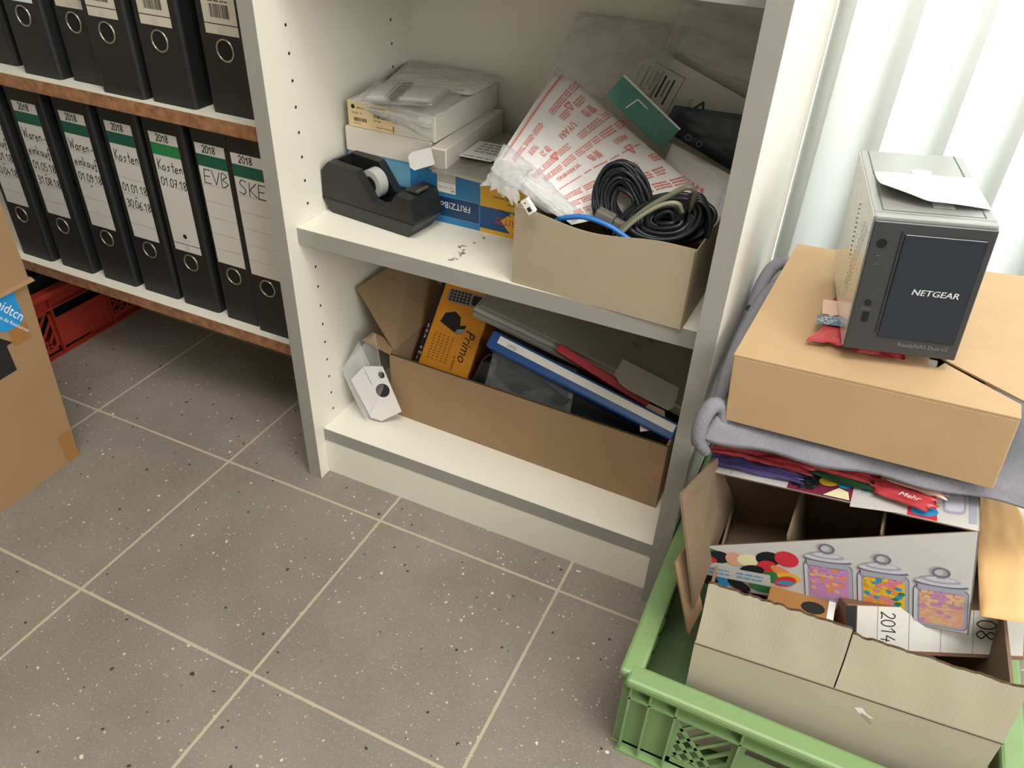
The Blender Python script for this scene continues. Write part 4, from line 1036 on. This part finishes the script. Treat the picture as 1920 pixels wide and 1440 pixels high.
# fleece garment ----------------------------------------------------
def garment():
    x=thing('fleece_garment','folded grey fleece garment squeezed between the sweets carton and the brown carton','garment')
    b=MB(); N=44; Mv=30
    X0,X1,Y0,Y1=.5805,.935,-.046,.295
    off=V((3,5,7)); vs=[]
    def pt(u,v,top):
        # rounded outline
        a=u*2-1; c=v*2-1
        x_=X0+(X1-X0)*u; y_=Y0+(Y1-Y0)*v
        zt=.3745+.080*(x_-.605); zbm=.338+.125*(x_-.60)
        zbm=min(zbm,zt-.010)
        mid=(zt+zbm)/2; hlf=(zt-zbm)/2
        r_=.030
        def edge(d): return math.sqrt(max(0,1-(1-min(1,d/r_))**2))
        e=edge(x_-X0)*edge(X1-x_)*edge(y_-Y0)*edge(Y1-y_)
        q=noise.noise(V((x_*18,y_*18,1 if top else 2))+off)*.004+noise.noise(V((x_*45,y_*45,3))+off)*.0012
        bulge=0
        if top and x_<.607: bulge=.022*math.sin(pi*min(1,(x_-X0)/.027))*(.6+.4*math.sin(v*pi))
        z=mid+(hlf*e+bulge*e)*(1 if top else -1)+q*e*(.25 if (top and x_>.60) else 1)
        # squeeze folds along the front
        if v<.12: y_+= .0035*math.sin(x_*60)*(.12-v)/.12
        return (x_,y_,z)
    W_=N+1
    for top in (True,False):
        for j in range(Mv+1):
            for i in range(N+1):
                u=i/N; v=j/Mv
                u=.5-.5*math.cos(pi*u)*(.35)-.5*(1-2*u)*.65*1 if False else u
                uu=(u**1.0); 
                # denser sampling near edges
                uu=.5*(1-math.cos(pi*u))*.6+u*.4; vv=.5*(1-math.cos(pi*v))*.6+v*.4
                vs.append(pt(uu,vv,top))
    o=W_*(Mv+1); fs=[]
    for j in range(Mv):
        for i in range(N):
            a=j*W_+i; fs.append((a,a+1,a+W_+1,a+W_)); fs.append((o+a,o+a+W_,o+a+W_+1,o+a+1))
    for i in range(N): fs.append((o+i,o+i+1,i+1,i)); a=Mv*W_+i; fs.append((a,a+1,o+a+1,o+a))
    for j in range(Mv): a=j*W_; fs.append((a,a+W_,o+a+W_,o+a)); a=j*W_+N; fs.append((o+a,o+a+W_,a+W_,a))
    b.add(vs,fs,fleece,True)
    # rolled edge along the left and a loop at the back
    b.tube(smooth([(.593,-.030,.372),(.5915,.02,.396),(.5925,.09,.408),(.597,.16,.412),(.604,.225,.410),(.617,.262,.402),(.64,.275,.39)],5),[.006+.0045*math.sin(pi*i/30) for i in range(31)],fleece,12)
    b.tube(smooth([(.588,.18,.398),(.590,.235,.418),(.600,.272,.424),(.622,.285,.420),(.65,.285,.40)],5),.0085,fleece,12)
    b.build('fleece_body',x)
    b=MB()
    P_=smooth([(.594,-.040,.330),(.584,-.050,.352),(.5835,-.046,.378),(.590,-.036,.392),(.600,-.030,.385),(.604,-.034,.360)],5)
    b.tube(P_,[.006+.0030*math.sin(pi*i/(len(P_)-1)) for i in range(len(P_))],fleece,12); b.build('sleeve_loop',x)
    b=MB(); b.box(-.0008,.0008,0,.012,0,.012,redp,.0004); o=b.build('red_tag',x,T((.5800,-.052,.342))@R(.4,'Z'))
    # loose hem falling beyond the right end
    b=MB(); b.patch((.872,-.030,.392),(.945,.00,.398),(.955,.07,.372),(.870,-.005,.362),.030,fleece,n=18,seed=101,crumple=.006,freq=2.5,edge=.5); b.build('hem',x)
garment()

# sweets wrappers under the garment ---------------------------------
def top_of(xl,yl,dz): return MC@V((xl,yl,h5+dz))
def wrapper(lab,pts,th,m,seed,grp=None,extra=None,cr=.005):
    x=thing('sweet_wrapper',lab,'wrapper'); b=MB(); b.patch(*[top_of(*p) for p in pts],th,m,n=22,nn=10,seed=seed,crumple=cr,freq=5,edge=.4,jag=.25); b.build('foil',x)
    if extra: extra(x)
    return x
wrapper('crumpled purple and blue sweets wrapper on the left part of the jar carton',[(.003,.082,.008),(.006,.052,.004),(.108,.036,.004),(.110,.066,.008)],.009,wrap_p,1,cr=.006)
wrapper('crumpled red and pink wrapper strip squeezed below the grey fleece at left',[(-.002,.092,.012),(.002,.070,.010),(.115,.046,.010),(.115,.075,.014)],.008,wrap_r,2,cr=.006)
wrapper('dark green wrapper with a pale edge directly below the fleece',[(.080,.095,.012),(.085,.062,.006),(.205,.030,.006),(.205,.075,.012)],.008,wrap_g,3)
wrapper('broad shiny red wrapper in the middle of the jar carton top',[(.095,.088,.016),(.100,.062,.012),(.178,.040,.012),(.190,.064,.016)],.008,wrap_r,4)
def lbl(x):
    b=MB(); b.push(MC@T((.204,.020,h5+.0165))@R(-.32,'Z')); b.text('Mehr',.0,.0,.0095,whitep,2,0,1,.2); b.pop(); b.build('lettering',x)
wrapper('red wrapper printed Mehr with a torn end near the right of the jar carton',[(.176,.058,.012),(.180,.030,.009),(.232,.008,.009),(.240,.032,.010)],.006,wrap_r,5,extra=lbl,cr=.002)
def lb2(x):
    b=MB(); b.push(MC@T((.192,.046,h5+.0215))@R(-.30,'Z')); b.fuzz(0,.046,-.004,.018,mat('dark_red_print','#6b2a30',.6),6,2,4); b.text('Inhalt/Frucht',.010,.010,.006,blackp,3); b.pop(); b.build('lettering',x)
wrapper('pale pink wrapper with small dark print right below the fleece',[(.184,.078,.017),(.188,.044,.016),(.244,.026,.014),(.250,.058,.015)],.004,wrap_w,6,extra=lb2,cr=.002)

# brown carton on top ------------------------------------------------
MT=pose((.605,-.037,.378),-.059,-.009,-.084)
w6,d6,h6=.257,.308,.081
x=thing('flat_brown_carton','shallow light brown cardboard carton with an open right end, carrying the storage device','box',MT)
th=.0025
b=MB(); b.box(0,w6,0,th,0,h6-.0005,kraft_l,.0008); b.build('front_wall',x)
b=MB(); b.box(0,th,th,d6,0,h6-.0005,kraft_l); b.build('side_wall',x)
b=MB(); b.box(0,w6,d6-th,d6,0,h6-.0005,kraft_l); b.build('back_wall',x)
b=MB(); b.box(th,w6-th,th,d6-th,0,th,kraft_in); b.build('carton_floor',x)
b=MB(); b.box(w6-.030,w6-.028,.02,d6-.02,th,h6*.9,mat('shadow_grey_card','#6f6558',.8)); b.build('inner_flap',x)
b=MB()
lid=[(0,0),(w6,0),(w6,.026),(.190,.080),(.196,.060),(.180,.064),(.182,.090),(.175,.2),(.175,d6),(0,d6)]
b.prism([(0,0),(w6,0),(w6,.024),(.1905,.072),(.185,.060),(.176,.062),(.177,.085),(.177,d6),(0,d6)],h6,h6+.002,kraft_l); b.build('lid',x)
b=MB(); b.prism([(.1785,.0865),(.1925,.0745),(w6+.030,.0105),(w6+.045,.085),(w6+.040,.125),(w6+.022,.132),(w6+.022,.155),(w6+.038,.160),(w6+.030,d6+.012),(.1785,d6)],h6+.0012,h6+.0032,kraft_l); b.build('lid_flap',x)
b=MB(); b.box(.1765,.1845,.0605,.078,h6-.012,h6-.0005,mat('grey_tab','#a9a79f',.6)); b.build('tab',x)

# wrapper below the storage device
b=MB(); b.patch(MT@V((.066,.050,h6+.009)),MT@V((.075,.170,h6+.009)),MT@V((.150,.15,h6+.009)),MT@V((.152,.048,h6+.008)),.010,wrap_r,n=22,seed=111,crumple=.004,freq=5,jag=.2)
b.push(MT@T((.068,.062,h6+.0165))@R(.15,'Z')); b.rect(-.001,.030,.012,.032,wrap_b,1); b.text('SOUR',.004,.016,.009,whitep,3,.9); b.text('LOLLY',.010,.012,.008,whitep,3,.9); b.rect(.004,.024,.036,.070,wrap_w,1); b.pop()
tag(b.build('sweet_wrapper'),'red and blue sweets wrapper squashed under the left corner of the storage device','wrapper')

# storage device -----------------------------------------------------
MN=pose((.696,-.010,.484),.150,-.022,-.065)
x=thing('storage_device','silver and dark grey two-bay network storage device standing on the shallow brown carton','storage device',MN)
wn,dn,hn=.101,.198,.137
b=MB(); b.box(0,wn,.004,dn,0,hn,nas_s,.0012,2)
b.push(T((0,0,hn)))
gr=mat('dark_groove','#5a5c5c',.6)
for q in ([(.008,.02),(.008,.09)],[(.008,.12),(.008,.196)],[(.093,.02),(.093,.09)],[(.093,.12),(.093,.196)],[(.008,.02),(.093,.02)]): b.line(q,.0011,gr,2)
b.line([(0,.014),(wn,.014)],.0006,gr,2)
b.pop()
b.build('body',x)
b=MB(); b.box(-.0008,0,.006,dn-.002,.001,hn-.001,nas_side)
b.push(fr((-.0008,0,0),(0,-1,0),(0,0,1)))
for k in range(16):
    for j in range(5):
        b.line([(-.026-j*.006-k*.0022,.112-k*.0052),(-.0225-j*.006-k*.0022,.1145-k*.0052)],.0007,gr,2)
for k in range(12):
    b.line([(-.105+k*.0012,.110-k*.0045),(-.098+k*.0012,.1125-k*.0045)],.0012,blackp,2)
b.pop(); b.build('side_cover',x)
b=MB(); b.box(.0002,wn-.0002,0,.004,.001,hn-.003,nas_f,.0008); b.push(XZ@T((0,0,.0001)))
b.ell(.0105,.113,.0045,.0045,black_gloss,1,18); b.fuzz(.008,.013,.1005,.1015,nas_t2,1,1,1); b.fuzz(.008,.013,.092,.093,nas_t2,1,1,2)
b.poly([(.0085,.054),(.012,.0565),(.0155,.054),(.014,.0495),(.010,.0495)],black_gloss,1); b.text('BACKUP',.0075,.0455,.0022,nas_t2,1)
b.rect(.0095,.0155,.032,.043,black_gloss,1); b.rect(.0245,.0255,.022,.126,black_gloss,1)
b.text('ReadyNAS Duo v2',.048,.010,.0058,nas_t2,1)
b.pop(); fp_=b.build('front_panel',x)
b=MB(); b.box(.0275,wn-.006,-.0012,0,.018,.124,nas_d,.0008,1); b.push(XZ@T((0,0,.00125)))
b.text('NETGEAR',.0465,.066,.0085,nas_txt,1,0,1.08,.15); b.text('NETGEAR',.0468,.0661,.0085,nas_txt,1.2,0,1.08,.15); b.pop(); b.build('door',fp_)
b=MB(); b.box(.011,.014,-.0006,0,.0335,.0415,mat('socket_black','#0c0d10',.5)); b.build('usb_socket',fp_)
# paper slip taped on the top
MS=MN@T((.004,.043,hn+.0004))
x=thing('paper_slip','white curled paper slip taped on top of the storage device','paper',MS)
b=MB(); n=20; vs=[]
for j in range(9):
    v=j/8
    for i in range(n+1):
        u=i/n; xx=.004+.092*u-.002*(1-v)*0; y0=.0+.012*math.sin(pi*u*.9)*(-1)+.022*max(0,.35-u); 
        yy=y0+(.082-y0)*v
        lift=.0012+ .012*(1-v)**2*max(0,.42-u)/.42 + .006*(1-v)**2*math.sin(pi*u)
        vs.append((xx,yy,lift))
W_=n+1; b.add(vs,[(j*W_+i,j*W_+i+1,(j+1)*W_+i+1,(j+1)*W_+i) for j in range(8) for i in range(n)],mat('slip_paper','#d8d6d2',.6),True)
o=b.build('paper',x); md=o.modifiers.new('s','SOLIDIFY'); md.thickness=.0004
for yy,xx in ((.078,.040),(.0,.048)):
    b=MB(); b.box(xx,xx+.018,yy-.008,yy+.014,.0018 if yy>.01 else .0001,.0021 if yy>.01 else .0004,clear_tape); b.build('adhesive_tape',x)
